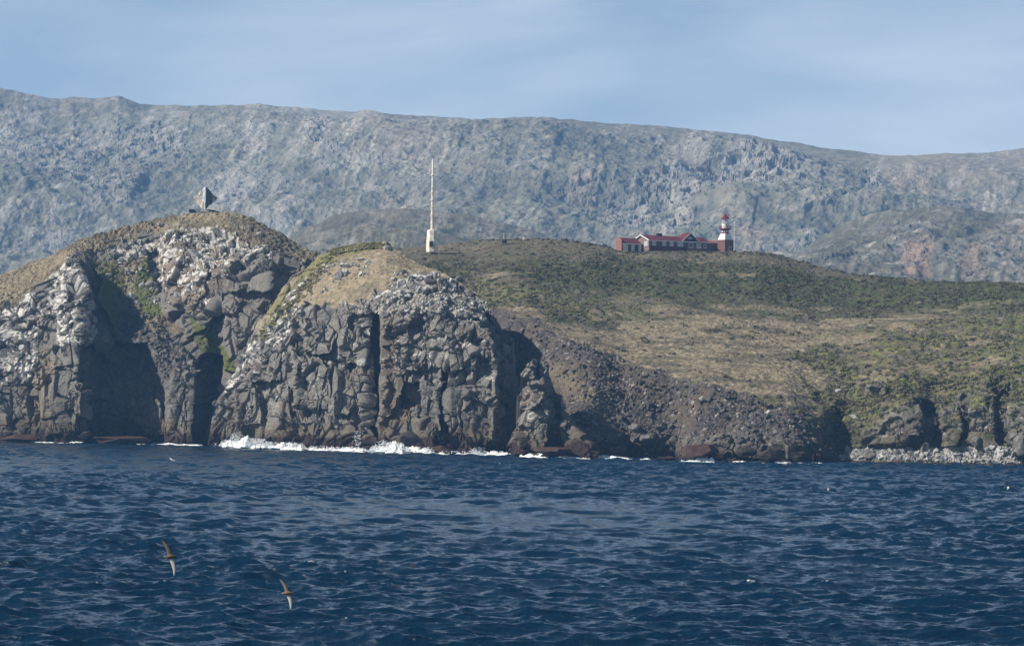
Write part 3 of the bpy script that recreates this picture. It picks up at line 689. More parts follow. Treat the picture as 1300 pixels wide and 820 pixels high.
# ================================================================== SEA
def axis(parts):
    out = []
    for a, b, n in parts: out.append(np.linspace(a, b, n, endpoint=False))
    out.append([parts[-1][1]]); return np.concatenate(out)
tx = axis([(-6, -1, 14), (-1, -0.30, 30), (-0.30, -0.255, 40), (-0.255, 0.255, 1300), (0.255, 0.30, 40), (0.30, 1, 30), (1, 6, 14)])
s_ = np.linspace(0, 1, 1500)
yr = np.concatenate([np.linspace(-90, 120, 30)[:-1], np.linspace(120, 150, 40)[:-1], 1 / (1 / 150 + (1 / 420 - 1 / 150) * s_[:780] / s_[779]), np.linspace(420, 920, 760)[1:], np.linspace(920, 4600, 60)[1:]])
Y, T = np.meshgrid(yr, tx, indexing='ij')
X = T * np.maximum(Y, 140)
rng = np.random.RandomState(11)
Zs = np.zeros_like(X); DX = np.zeros_like(X); DY = np.zeros_like(X); J = np.zeros_like(X)
fade0 = sstep(Y, 110, 140) * (1 - sstep(Y, 900, 1100)) * (1 - sstep(np.abs(T), 0.27, 0.6))
dyl = np.abs(np.gradient(yr))[:, None]; dxl = np.abs(np.gradient(tx))[None, :] * np.maximum(Y, 140)
lams = np.concatenate([np.exp(rng.uniform(np.log(7), np.log(18), 9)), np.exp(rng.uniform(np.log(1.7), np.log(7), 40)), np.exp(rng.uniform(np.log(0.42), np.log(1.7), 54))])
gust = 0.75 + 0.5 * fbm(np.stack([X, Y * 0.6, X * 0], -1), 70, 3, 900)
for lam in lams:
    k = 2 * math.pi / lam
    th = R(-108) + rng.normal(0, 0.55 if lam < 7 else 0.30)
    dx_, dy_ = math.cos(th), math.sin(th)
    st = 0.036 if lam > 7 else (0.076 if lam > 1.7 else 0.066)
    a = st / k * rng.uniform(0.5, 1.4)
    samp = np.maximum(dyl * abs(dy_), dxl * abs(dx_))
    w = fade0 * (1 - sstep(samp / lam, 0.22, 0.42)) * (gust if lam < 7 else 1)
    ph = k * (dx_ * X + dy_ * Y) + rng.uniform(0, 6.28)
    c, s = np.cos(ph), np.sin(ph)
    Zs += w * a * c; q = 0.85
    DX -= w * a * q * dx_ * s; DY -= w * a * q * dy_ * s; J += w * a * k * c
Pw = np.stack([X + DX, Y + DY, Zs], -1)
fm = sstep(J + 0.30 * fbm(Pw, (2.6, 1.0, 1.0), 4, 901) - 0.10 * sstep(Y, 250, 500), 1.16, 1.36) * sstep(fbm(np.stack([X, Y, X * 0], -1), 30, 2, 902), 0.0, 0.3) * fade0
m, t, b = new_mat('sea_water')
a_ = t.nodes.new('ShaderNodeAttribute'); a_.attribute_name = 'soil'
tc = t.nodes.new('ShaderNodeTexCoord'); mpn = t.nodes.new('ShaderNodeMapping'); mpn.inputs['Scale'].default_value = (1, 0.7, 1)
n1 = t.nodes.new('ShaderNodeTexNoise'); n1.inputs['Scale'].default_value = 2.2; n1.inputs['Detail'].default_value = 7; n1.inputs['Roughness'].default_value = 0.62
bp = t.nodes.new('ShaderNodeBump'); bp.inputs['Strength'].default_value = 0.55; bp.inputs['Distance'].default_value = 0.24
mxw = t.nodes.new('ShaderNodeMix'); mxw.data_type = 'RGBA'
mxw.inputs['A'].default_value = (0.0010, 0.015, 0.038, 1); mxw.inputs['B'].default_value = (0.75, 0.80, 0.82, 1)
mr = t.nodes.new('ShaderNodeMapRange'); mr.inputs['To Min'].default_value = 0.06; mr.inputs['To Max'].default_value = 0.8
sep = t.nodes.new('ShaderNodeSeparateColor')
t.links.new(tc.outputs['Object'], mpn.inputs['Vector']); t.links.new(mpn.outputs['Vector'], n1.inputs['Vector'])
t.links.new(n1.outputs['Fac'], bp.inputs['Height']); t.links.new(bp.outputs['Normal'], b.inputs['Normal'])
t.links.new(a_.outputs['Color'], sep.inputs['Color']); t.links.new(sep.outputs['Red'], mxw.inputs['Factor']); t.links.new(sep.outputs['Red'], mr.inputs['Value'])
t.links.new(mxw.outputs['Result'], b.inputs['Base Color']); t.links.new(mr.outputs['Result'], b.inputs['Roughness'])
b.inputs['IOR'].default_value = 1.333; b.inputs['Specular Tint'].default_value = (0.74, 0.92, 1.0, 1)
M_sea = m
colw = np.stack([fm, fm, fm], -1)
sea = np_mesh('sea', Pw, grid_quads(*X.shape), M_sea, colw, smooth=True); sea['kind'] = 'structure'
del Pw, Zs, DX, DY, J, gust, colw

# surf: ragged heaps of foam along the foot of the cliffs
M_foam = mat_flat('foam', (0.80, 0.83, 0.85), 0.8, 0.10, 2.0, bump=0.4)
M_teal = mat_flat('churned_water', (0.10, 0.26, 0.30), 0.4, 0.4, 0.6)
segs = [(-120, 110, 0.4, 0.6), (125, 262, 0.4, 0.6), (276, 392, 1.5, 0.85), (300, 345, 2.2, 0.9), (388, 470, 0.9, 0.85), (466, 556, 1.4, 0.85), (484, 520, 2.3, .9), (552, 700, 0.8, 0.9), (700, 830, 0.6, 0.75), (856, 912, 1.1, 0.85), (912, 1050, 0.35, 0.42)]
ex = np.arange(-120, 1420, 0.45); H = 0 * ex; Dn = 0 * ex
for a, b_, h, d in segs:
    w = sstep(ex, a, a + 8) * (1 - sstep(ex, b_ - 10, b_)); H = np.maximum(H, h * w); Dn = np.maximum(Dn, d * w)
bulge = np.interp(ex, [-120, 110, 262, 270, 300, 345, 400, 480, 560, 600, 655, 662, 700, 760, 850, 860, 915, 920, 1000, 1060, 1420], [-8, -12, 2, -4, -11, -17, -24, -32, -31, -25, -16, -26, -34, -10, -14, -22, -22, -12, -14, -9, 2])
nrow = 34; v = np.linspace(0, 1, nrow)
EX, VV = np.meshgrid(ex, v)
DY_ = Dw(EX) + bulge[None] + 4 - VV * (7 + 6 * H[None])
G = at(EX, horizon(EX) + F * CAMZ / DY_, DY_)
n = fbm(G, (5, 3, 3), 4, 910); n2 = fbm(G, 1.2, 4, 911)
prof = np.sin(np.clip(VV * 1.0, 0, 1) * math.pi) ** 0.7
n3 = fbm(G, 0.5, 3, 912)
hh = H[None] * 0.85 * prof * np.clip(0.5 + n * 1.2 + n2 * 0.55 + n3 * 0.3, 0, 2.2)
G[..., 2] = 0.12 + hh
keep = ((n * 0.8 + n2 * 0.6 + n3 * 0.4 + (Dn[None] - 0.5) * 2.0 * (0.4 + 0.6 * prof)) > 0.0) & (Dn[None] > 0.05)
Qk = grid_quads(*EX.shape, keep=keep[:-1, :-1] & keep[1:, 1:])
Bk = G.copy(); Bk[..., 2] = -0.4
nV = EX.size
o = np_mesh('surf', G, Qk, M_foam, smooth=True)
tag(o, 'white surf and foam breaking along the foot of the dark cliffs', 'surf', kind='stuff')
# pale churned water in front of the strongest breakers
DY2 = Dw(EX) + bulge[None] - 2 - VV * 16
G2 = at(EX, horizon(EX) + F * CAMZ / DY2, DY2)
n = fbm(G2, (9, 5, 3), 4, 920)
G2[..., 2] = 0.35 + n * 0.25
k2 = (H[None] > 0.9) & ((n + 0.35 - VV * 0.9 + np.minimum(H[None], 2) * 0.25) > 0.1)
o = np_mesh('churned_water', G2, grid_quads(*EX.shape, keep=k2[:-1, :-1] & k2[1:, 1:]), M_teal, smooth=True)
tag(o, 'pale teal churned water lapping in front of the breaking surf', 'churned water', kind='stuff')
# spray thrown up: clusters of small drops
def drops(px, hgt, wid, n, seed, off):
    rg = np.random.RandomState(seed); base = at(px, horizon(px) + F * CAMZ / (Dw(px) + off), Dw(px) + off)
    oct_v = np.array([(1, 0, 0), (-1, 0, 0), (0, 1, 0), (0, -1, 0), (0, 0, 1), (0, 0, -1)], float)
    oct_f = np.array([(0, 2, 4), (2, 1, 4), (1, 3, 4), (3, 0, 4), (2, 0, 5), (1, 2, 5), (3, 1, 5), (0, 3, 5)])
    V = []; Q = []
    for i in range(n):
        u = rg.rand() ** 1.7; c = base + np.array([rg.normal() * wid * (0.35 + 0.65 * (1 - u)) + u * hgt * 0.15 * math.sin(seed), rg.normal() * 1.0, u * hgt])
        r = (0.30 - 0.2 * u) * rg.uniform(0.3, 1.0)
        V.append(oct_v * r * rg.uniform(0.7, 1.3, 3) + c); Q.append(oct_f + 6 * i)
    return np.concatenate(V), np.concatenate(Q)
for px_, h_, w_, n_, off_, lb in [(298, 4.6, 2.2, 620, -14, 'white spray leaping at the left end of the surf below the grey cliff'),
        (457, 6.0, 1.3, 420, -24, 'thin white spray thrown up in front of the dark cleft of the cliff'),
        (487, 3.6, 2.0, 420, -38, 'low white spray bursting against the brown ledge under the cliff'),
        (606, 2.4, 1.6, 260, -30, 'small white spray beside the reddish shore rock at the right cliff corner')]:
    V, Q = drops(px_, h_, w_, n_, int(px_), off_)
    tag(np_mesh('spray', V, Q, M_foam), lb, 'spray', kind='stuff')

# fine mist of droplets over the breaking crests
rg = np.random.RandomState(77); V = []; Q = []; k_ = 0
ov = np.array([(1, 0, 0), (-1, 0, 0), (0, 1, 0), (0, -1, 0), (0, 0, 1), (0, 0, -1)], float)
of_ = np.array([(0, 2, 4), (2, 1, 4), (1, 3, 4), (3, 0, 4), (2, 0, 5), (1, 2, 5), (3, 1, 5), (0, 3, 5)])
for i in range(5200):
    a, b_ = [(278, 392), (300, 345), (466, 556), (484, 520), (388, 470), (560, 660)][rg.choice(6, p=[.28, .16, .24, .16, .08, .08])]
    x = rg.uniform(a, b_); h_ = float(np.interp(x, ex, H)); d_ = float(Dw(x) + np.interp(x, ex, bulge)) + 3 - rg.rand() * (7 + 6 * h_)
    c = at(x, horizon(x) + F * CAMZ / d_, d_) + np.array([0, 0, (0.2 + h_ * (0.35 + rg.rand() ** 1.5 * 0.95))])
    V.append(ov * rg.uniform(.05, .16) * rg.uniform(.7, 1.4, 3) + c); Q.append(of_ + 6 * i)
tag(np_mesh('spray_mist', np.concatenate(V), np.concatenate(Q), M_foam), 'fine white spray hanging over the surf under the middle cliff', 'spray', kind='stuff')

# ================================================================== OBJECTS
class MB:
    def __init__(s): s.v = []; s.f = []
    def add(s, vs, fs):
        n = len(s.v); s.v += [tuple(map(float, q)) for q in vs]; s.f += [tuple(i + n for i in q) for q in fs]; return s
    def box(s, x0, x1, y0, y1, z0, z1):
        return s.add([(x0, y0, z0), (x1, y0, z0), (x1, y1, z0), (x0, y1, z0), (x0, y0, z1), (x1, y0, z1), (x1, y1, z1), (x0, y1, z1)],
                     [(0, 3, 2, 1), (4, 5, 6, 7), (0, 1, 5, 4), (1, 2, 6, 5), (2, 3, 7, 6), (3, 0, 4, 7)])
    def prism(s, prof, y0, y1, axis='y'):
        n = len(prof)
        if axis == 'y': vs = [(a, y0, b) for a, b in prof] + [(a, y1, b) for a, b in prof]
        else: vs = [(y0, a, b) for a, b in prof] + [(y1, a, b) for a, b in prof]
        return s.add(vs, [tuple(range(n)), tuple(range(2 * n - 1, n - 1, -1))] + [(i, i + n, (i + 1) % n + n, (i + 1) % n) for i in range(n)])
    def lathe(s, prof, n=16, c=(0, 0), rot=0.0):
        vs = []; fs = []
        for r, z in prof:
            for i in range(n):
                a = rot + 2 * math.pi * i / n; vs.append((c[0] + r * math.cos(a), c[1] + r * math.sin(a), z))
        m_ = len(prof)
        for j in range(m_ - 1):
            for i in range(n): fs.append((j * n + i, j * n + (i + 1) % n, (j + 1) * n + (i + 1) % n, (j + 1) * n + i))
        fs.append(tuple(range(n - 1, -1, -1))); fs.append(tuple((m_ - 1) * n + i for i in range(n)))
        return s.add(vs, fs)
    def tube(s, p, q, r0, r1=None, n=8):
        p = Vector(p); q = Vector(q); d = (q - p).normalized(); r1 = r0 if r1 is None else r1
        u = d.orthogonal().normalized(); w = d.cross(u); vs = []
        for c, r in ((p, r0), (q, r1)):
            for i in range(n):
                a = 2 * math.pi * i / n; vs.append(c + u * (r * math.cos(a)) + w * (r * math.sin(a)))
        return s.add(vs, [tuple(range(n - 1, -1, -1)), tuple(range(n, 2 * n))] + [(i, (i + 1) % n, (i + 1) % n + n, i + n) for i in range(n)])
    def build(s, name, mat, parent=None, smooth=False):
        me = bpy.data.meshes.new(name); me.from_pydata(s.v, [], s.f)
        bm = bmesh.new(); bm.from_mesh(me); bmesh.ops.recalc_face_normals(bm, faces=bm.faces); bm.to_mesh(me); bm.free()
        if smooth: me.polygons.foreach_set('use_smooth', [True] * len(me.polygons))
        me.materials.append(mat); o = bpy.data.objects.new(name, me); C.objects.link(o)
        if parent: o.parent = parent
        return o

def ground(px, py, n=0):
    """first terrain point under a picture point, searching slightly downward"""
    for k in range(0, 14):
        h = cast(px, py + k * 0.5)
        if h: return h[0]
    return atv(px, py, 1000)

# ---------------------------------------------------------------- brick material
def mat_brick(name, c, c2):
    m, t, b = new_mat(name)
    tc = t.nodes.new('ShaderNodeTexCoord'); mp = t.nodes.new('ShaderNodeMapping'); mp.inputs['Rotation'].default_value = (R(90), 0, 0)
    br = t.nodes.new('ShaderNodeTexBrick'); br.inputs['Scale'].default_value = 1.6
    br.inputs['Color1'].default_value = (*c, 1); br.inputs['Color2'].default_value = (*c2, 1); br.inputs['Mortar'].default_value = (0.22, 0.17, 0.15, 1)
    br.inputs['Mortar Size'].default_value = 0.012
    n = t.nodes.new('ShaderNodeTexNoise'); n.inputs['Scale'].default_value = 0.8; n.inputs['Detail'].default_value = 5
    mr = t.nodes.new('ShaderNodeMapRange'); mr.inputs['To Min'].default_value = 0.75; mr.inputs['To Max'].default_value = 1.2
    vm = t.nodes.new('ShaderNodeVectorMath'); vm.operation = 'SCALE'
    t.links.new(tc.outputs['Object'], mp.inputs['Vector']); t.links.new(mp.outputs['Vector'], br.inputs['Vector'])
    t.links.new(tc.outputs['Object'], n.inputs['Vector']); t.links.new(n.outputs['Fac'], mr.inputs['Value'])
    t.links.new(br.outputs['Color'], vm.inputs[0]); t.links.new(mr.outputs['Result'], vm.inputs['Scale']); t.links.new(vm.outputs['Vector'], b.inputs['Base Color'])
    b.inputs['Roughness'].default_value = 0.85; return m
M_brick = mat_brick('red_brick', (0.15, 0.065, 0.052), (0.11, 0.045, 0.04))
M_brick_lit = mat_brick('lit_brick', (0.26, 0.105, 0.085), (0.20, 0.08, 0.065))  # lit copy of the red brick, sunlight painted in as a paler colour
M_roof = mat_flat('red_sheet_roof', (0.105, 0.024, 0.036), 0.75, 0.3, 0.5)
M_red = mat_flat('red_paint', (0.20, 0.015, 0.03), 0.45, 0.15, 1.0)
M_orange = mat_flat('faded_orange_roof', (0.34, 0.13, 0.09), 0.6, 0.3, 0.6)
M_white = mat_flat('white_paint', (0.78, 0.78, 0.76), 0.6, 0.12, 1.5)
M_grey = mat_flat('grey_concrete', (0.30, 0.30, 0.29), 0.85, 0.25, 0.8)
M_dark = mat_flat('dark_timber', (0.035, 0.035, 0.04), 0.8, 0.3, 1.0)
M_darkred = mat_flat('dark_red_cladding', (0.10, 0.03, 0.035), 0.8, 0.3, 1.0)
M_steel = mat_flat('galvanised_steel', (0.30, 0.32, 0.34), 0.45, 0.3, 1.0, metal=0.4)
M_rust = mat_flat('rust_stained_white_paint', (0.86, 0.83, 0.76), 0.7, 0.0, 0.7, col2=(0.66, 0.52, 0.36))
M_curt = mat_flat('curtained_glass', (0.46, 0.48, 0.50), 0.12, 0.2, 1.2)
def mat_glass(name, col):
    m, t, b = new_mat(name); b.inputs['Base Color'].default_value = (*col, 1); b.inputs['Roughness'].default_value = 0.08
    b.inputs['Alpha'].default_value = 0.35; return m
M_pane = mat_flat('dark_window_glass', (0.05, 0.06, 0.08), 0.08, 0.2, 0.5)
M_lglass = mat_glass('lantern_glass', (0.35, 0.45, 0.55))

PXM = F / 1020.0
# ---------------------------------------------------------------- keeper's station (long brick house)
YAW = R(25)
org = atv(824, 319, 1038.0)
ax = Vector((math.cos(YAW), math.sin(YAW), 0)); ay = Vector((-math.sin(YAW), math.cos(YAW), 0))
house = empty('brick_house', org, YAW)
tag(house, 'long low red brick keepers house with red metal roof beside the lighthouse', 'house')
def window(x, z0, w, h, y=0, mat=None, bars=1, nm='window'):
    """window on the front wall (plane y), frame 6 cm proud, pane behind it"""
    f = MB(); t = 0.14
    f.box(x, x + w, y - 0.08, y - 0.003, z0, z0 + t).box(x, x + w, y - 0.08, y - 0.003, z0 + h - t, z0 + h)
    f.box(x, x + t, y - 0.08, y - 0.003, z0 + t, z0 + h - t).box(x + w - t, x + w, y - 0.08, y - 0.003, z0 + t, z0 + h - t)
    for i in range(bars):
        xx = x + w * (i + 1) / (bars + 1); f.box(xx - .05, xx + .05, y - 0.07, y - 0.004, z0 + t, z0 + h - t)
    o = f.build(nm, M_white, house)
    MB().box(x + t, x + w - t, y - 0.035, y - 0.005, z0 + t, z0 + h - t).build('pane', mat or M_pane, o)
    MB().box(x - .1, x + w + .1, y - 0.16, y - 0.003, z0 - .1, z0 - .003).build('sill', M_white, o)
WH = 4.3
# main wing: x 0..16.5, depth 12.4
Lm = 16.5; Dm = 12.4
MB().prism([(0, -3.0), (0, WH), (Dm / 2, WH + 2.0), (Dm, WH), (Dm, -3.0)], 0, Lm, 'x').build('wall', M_brick, house)
MB().box(0.003, Lm - .5, -0.07, -0.003, -2.9, 2.1).build('timber_skirt', M_darkred, house)
rf = MB()
def roofslab(mb, x0, x1, y0, z0, y1, z1, t=0.16):
    return mb.prism([(y0, z0), (y1, z1), (y1, z1 + t), (y0, z0 + t)], x0, x1, 'x')
roofslab(rf, -0.35, Lm + 9.5, -0.5, WH - 0.14, Dm / 2, WH + 2.03); roofslab(rf, -0.35, Lm + 9.5, Dm + .5, WH - 0.14, Dm / 2 + .002, WH + 2.03)
for i in range(26):
    xx = 0.3 + i * 1.0; roofslab(rf, xx, xx + .07, -0.5, WH + 0.02, Dm / 2, WH + 2.19, 0.06)
roof = rf.build('roof', M_roof, house)
MB().box(6.6, 8.6, Dm / 2 - .5, Dm / 2 + .9, WH + 1.9, WH + 3.0).build('chimney', M_dark, roof)
bb = MB(); roofslab(bb, -0.62, -0.352, -0.55, WH - 0.27, Dm / 2, WH + 1.93, 0.32); roofslab(bb, -0.62, -0.352, Dm + .55, WH - 0.27, Dm / 2 + .002, WH + 1.93, 0.32)
bb.build('bargeboard', M_white, house)
MB().box(-0.35, Lm + 9.5, -0.66, -0.51, WH - 0.38, WH - 0.05).build('gutter', M_white, house)
for x in (1.3, 5.6, 8.8): window(x, 2.35, 1.6, 1.55, mat=M_curt)
window(12.2, 2.35, 2.3, 1.55, mat=M_curt, bars=2)
# gable side opening of the main wing towards the annex
gw = MB().box(-0.08, -0.003, 0.9, 3.9, 2.0, 4.0).build('side_window', M_grey, house)
MB().box(-0.12, -0.083, 1.1, 3.7, 2.2, 3.8).build('pane', M_curt, gw)
# right wing: bay with sunlight put into its brick colour, and porch up to the tower
MB().box(Lm + .003, 25.3, 0.25, Dm - .3, -1.0, WH - .25).build('wall', M_brick_lit, house)
MB().box(Lm + 6.6, Lm + 8.6, 0.17, 0.245, 0.4, 3.6).build('porch_shade_panel', M_dark, house)  # flat dark panel on the wall, painted shade in place of a recess
MB().box(Lm - .3, 25.2, -0.5, 0.15, -0.9, 0.35).build('stone_footing', M_grey, house)
window(Lm + .6, 2.0, 1.9, 1.75, y=0.25, mat=M_pane); window(Lm + 4.0, 1.9, 2.0, 1.75, y=0.25, mat=M_curt)
window(Lm + 6.9, 2.0, 1.4, 1.4, y=0.165, mat=M_pane)
# link between the house and the tower
MB().box(25.303, 31.6, 1.2, 6.5, -1.5, WH - .25).build('link_wall', M_brick, house)
MB().prism([(0.5, WH - .2), (6.6, WH + 1.1), (6.6, WH + 1.3), (0.5, WH)], 25.3, 31.7, 'x').build('link_roof', M_orange, house)
MB().box(26.0, 27.6, 1.13, 1.197, .9, 2.9).build('link_window', M_pane, house)
# cross gable
gx0, gx1, gz = 14.3, 20.9, WH + .35
gm_ = (gx0 + gx1) / 2; gp = WH + 3.35
MB().prism([(gx0 + .3, gz - .2), (gm_, gp - .25), (gx1 - .3, gz - .2)], 0.2, 6.0).build('gable_wall', M_darkred, house)
g = MB(); g.prism([(gx0 - .3, gz - .32), (gm_, gp - .12), (gm_, gp + .1), (gx0 - .3, gz - .1)], -0.35, 6.1); g.prism([(gx1 + .3, gz - .32), (gm_ + .002, gp - .12), (gm_ + .002, gp + .1), (gx1 + .3, gz - .1)], -0.35, 6.1)
g.build('gable_roof', M_roof, house)
g = MB(); g.prism([(gx0 - .3, gz - .5), (gm_, gp - .3), (gm_, gp - .02), (gx0 - .3, gz - .2)], -0.5, -0.353); g.prism([(gx1 + .3, gz - .5), (gm_ + .002, gp - .3), (gm_ + .002, gp - .02), (gx1 + .3, gz - .2)], -0.5, -0.353)
g.build('gable_trim', M_white, house)
MB().prism([(gm_ - 1.2, gz + .6), (gm_, gz + 1.7), (gm_ + 1.2, gz + .6)], 0.05, 0.197).build('gable_window', M_curt, house)
# annex at the left: set back, shed roof rising to the back
ay0, ay1 = 5.3, 9.6; axl = -8.6
MB().prism([(ay0, -3.5), (ay0, 3.0), (ay1, 5.0), (ay1, -3.5)], axl, -0.64, 'x').build('annex_wall', M_brick, house)
a_r = MB(); roofslab(a_r, axl - .1, -0.64, ay0 - .5, 2.86, ay1 + .2, 5.12); 
for i in range(8): roofslab(a_r, axl + .4 + i, axl + .47 + i, ay0 - .5, 3.03, ay1 + .2, 5.29, .05)
a_r.build('annex_roof', M_roof, house)
MB().box(axl - .42, axl - .11, ay0 - .1, ay1 + .1, -3.4, 3.2).add([], []).build('gable_pier', M_brick_lit, house)
MB().prism([(ay0 - .1, 3.203), (ay1 + .1, 3.203), (ay1 + .1, 5.5), (ay0 + 2.4, 5.5), (ay0 - .1, 4.1)], axl - .42, axl - .11, 'x').build('gable_parapet', M_brick_lit, house)
MB().box(axl - .1, -0.64, ay0 - .62, ay0 - .51, 2.6, 2.9).build('annex_gutter', M_white, house)
window(axl + .3, 0.1, 1.9, 2.5, y=ay0, mat=M_curt, bars=0)
window(axl + 3.9, 0.0, 1.2, 2.4, y=ay0, mat=M_curt, bars=0); window(axl + 6.9, 0.0, 1.1, 2.4, y=ay0, mat=M_curt, bars=0)
dr = MB().box(axl + 5.2, axl + 6.8, ay0 - .06, ay0 - .004, -.5, 2.5).build('door', M_dark, house)
MB().box(axl + 5.3, axl + 5.4, ay0 - .12, ay0 - .063, .9, 1.1).build('handle', M_steel, dr)
# deck in front of the annex
MB().box(axl + .4, -0.7, 0.6, ay0 - .65, -2.0, -1.0).build('deck', M_grey, house)
rl = MB()
for i in range(9): rl.box(axl + .4 + i * .93, axl + .5 + i * .93, 0.62, 0.72, -1.0, 0.25)
rl.box(axl + .4, -0.75, 0.60, 0.74, 0.25, 0.35).box(axl + .4, -0.75, 0.64, 0.70, -0.4, -0.32)
rl.build('railing', M_dark, house)
st = MB()
for i in range(5): st.box(-1.6, 0.2, -0.3 - i * .35, 0.05 - i * .35 + .0, -3.0, -1.2 - i * .3)
st.build('steps', M_grey, house)
MB().box(0.35, 0.5, -1.2, -1.05, -3.0, -0.9).build('stair_post', M_white, house)

# ---------------------------------------------------------------- lighthouse
tb = atv(920.8, 325.5, 1050.0)
th_ = empty('lighthouse', tb, YAW + R(12))
tag(th_, 'small lighthouse with brick base, white and red banded tower and red conical cap', 'lighthouse')
w = 2.15
MB().box(-w, w, -w, w, -2.5, 6.2).build('brick_base', M_brick, th_)
f = MB().box(-.2, 1.3, -w - .08, -w - .003, 1.9, 3.6).build('window', M_white, th_)
MB().box(0, 1.1, -w - .12, -w - .083, 2.1, 3.4).build('pane', M_pane, f)
MB().add([(-w, -w, 6.203), (w, -w, 6.203), (w, w, 6.203), (-w, w, 6.203), (-1.9, -1.9, 8.6), (.55, -1.9, 8.6), (.55, .75, 8.6), (-1.9, .75, 8.6)],
         [(0, 3, 2, 1), (4, 5, 6, 7), (0, 1, 5, 4), (1, 2, 6, 5), (2, 3, 7, 6), (3, 0, 4, 7)]).build('white_shaft', M_white, th_)
cx = (-.7, -.6)
MB().lathe([(1.42, 8.603), (1.42, 9.9)], 20, cx).build('red_band', M_red, th_, smooth=False)
for i in range(10):
    ck = MB()
    a = 2 * math.pi * i / 10; u = Vector((math.cos(a), math.sin(a), 0)); v_ = Vector((-u.y, u.x, 0)); c0 = Vector((*cx, 0)) + u * 1.43
    ck.add([c0 - v_ * .22 + Vector((0, 0, 9.05)), c0 + v_ * .22 + Vector((0, 0, 9.05)), c0 + v_ * .22 + Vector((0, 0, 9.75)), c0 - v_ * .22 + Vector((0, 0, 9.75)),
            c0 - v_ * .22 + u * .05 + Vector((0, 0, 9.05)), c0 + v_ * .22 + u * .05 + Vector((0, 0, 9.05)), c0 + v_ * .22 + u * .05 + Vector((0, 0, 9.75)), c0 - v_ * .22 + u * .05 + Vector((0, 0, 9.75))],
           [(0, 3, 2, 1), (4, 5, 6, 7), (0, 1, 5, 4), (1, 2, 6, 5), (2, 3, 7, 6), (3, 0, 4, 7)])
    ck.build('white_block', M_white, th_)
MB().lathe([(1.5, 9.903), (2.3, 10.25), (2.3, 10.5)], 24, cx).build('gallery', M_red, th_)
rg_ = MB()
for i in range(20):
    a = 2 * math.pi * i / 20; p = (cx[0] + 2.2 * math.cos(a), cx[1] + 2.2 * math.sin(a)); rg_.tube((*p, 10.5), (*p, 11.5), .045, n=5)
    a2 = 2 * math.pi * (i + 1) / 20; p2 = (cx[0] + 2.2 * math.cos(a2), cx[1] + 2.2 * math.sin(a2))
    for z in (11.05, 11.5): rg_.tube((*p, z), (*p2, z), .045, n=5)
rg_.build('railing', M_red, th_)
MB().lathe([(1.35, 10.503), (1.35, 12.3), (1.5, 12.35), (1.5, 12.45)], 24, cx).build('white_drum', M_white, th_)
ln = MB().lathe([(1.2, 12.453), (1.2, 14.2)], 12, cx).build('lantern_glass', M_lglass, th_)
mu = MB()
for i in range(12):
    a = 2 * math.pi * i / 12; p = (cx[0] + 1.23 * math.cos(a), cx[1] + 1.23 * math.sin(a)); mu.tube((*p, 12.45), (*p, 14.25), .05, n=5)
mu.build('mullions', M_white, ln)
MB().lathe([(.25, 12.46), (.45, 12.9), (.5, 13.3), (.45, 13.7), (.2, 14.0)], 12, cx).build('lens', M_steel, ln)
MB().lathe([(1.75, 14.253), (1.62, 14.42), (1.15, 14.9), (.62, 15.5), (.34, 15.8), (.30, 16.1), (.05, 16.35)], 24, cx).build('cap', M_red, th_)
MB().tube((*cx, 16.3), (*cx, 17.2), .05, .02, 5).build('finial', M_red, th_)

# low dark wall right of the house
g0 = atv(907, 321.5, 1037.0)
lw = empty('low_wall', g0, YAW)
MB().box(0, 8.6, -.2, .25, -1.6, 0.7).build('wall_body', M_dark, lw); MB().box(-.05, 8.65, -.25, .3, .703, .85).build('coping', M_grey, lw)
tag(lw, 'low dark wall running past the foot of the lighthouse', 'wall')

# slim masts
def mast(name, px_, pyb, pyt, D_, r, mat, label, cat, arms=()):
    b0 = atv(px_, pyb, D_); H_ = (pyb - pyt) / F * D_
    e = empty(name, b0); tag(e, label, cat)
    MB().tube((0, 0, -2.5), (0, 0, H_), r, r * .6, 8).build('pole', mat, e)
    for z, l, w_ in arms: MB().box(-l, l, -.06, .06, H_ * z - w_, H_ * z + w_).build('crossarm', mat, e)
    MB().box(-.4, .4, -.4, .4, -2.5, .35).build('footing', M_grey, e)
    return e
mast('radio_mast', 932, 319, 281, 1046, .11, M_white, 'slim white antenna mast just right of the lighthouse', 'mast', ((.98, .5, .08), (.86, .9, .05), (.80, .45, .15)))
mast('signal_post', 958, 319.5, 306, 1042, .14, M_steel, 'short grey post on the slope right of the lighthouse', 'post', ((.97, .35, .06),))
mast('radio_mast', 683, 304, 272, 1045, .13, M_steel, 'faint thin grey antenna mast on the ridge left of the house', 'mast', ((.93, .3, .1), (.5, .4, .05)))
e = empty('concrete_marker', atv(640.5, 304, 1030)); tag(e, 'small pale round pillar on the crest between the tall white mast and the house', 'marker')
MB().lathe([(.55, -1.5), (.55, .3), (.42, .35), (.40, 2.3), (.25, 2.5)], 14).build('shaft', M_grey, e); MB().box(-.9, .9, -.7, .7, -1.5, .0).build('plinth', M_dark, e)
e = empty('white_marker', atv(664.5, 304, 1040)); tag(e, 'tiny white marker block on the ridge beside the faint antenna mast', 'marker')
MB().box(-.45, .45, -.4, .4, -1, .95).build('block', M_white, e); MB().prism([(-.5, .953), (.5, .953), (0, 1.4)], -.45, .45).build('cap', M_white, e)

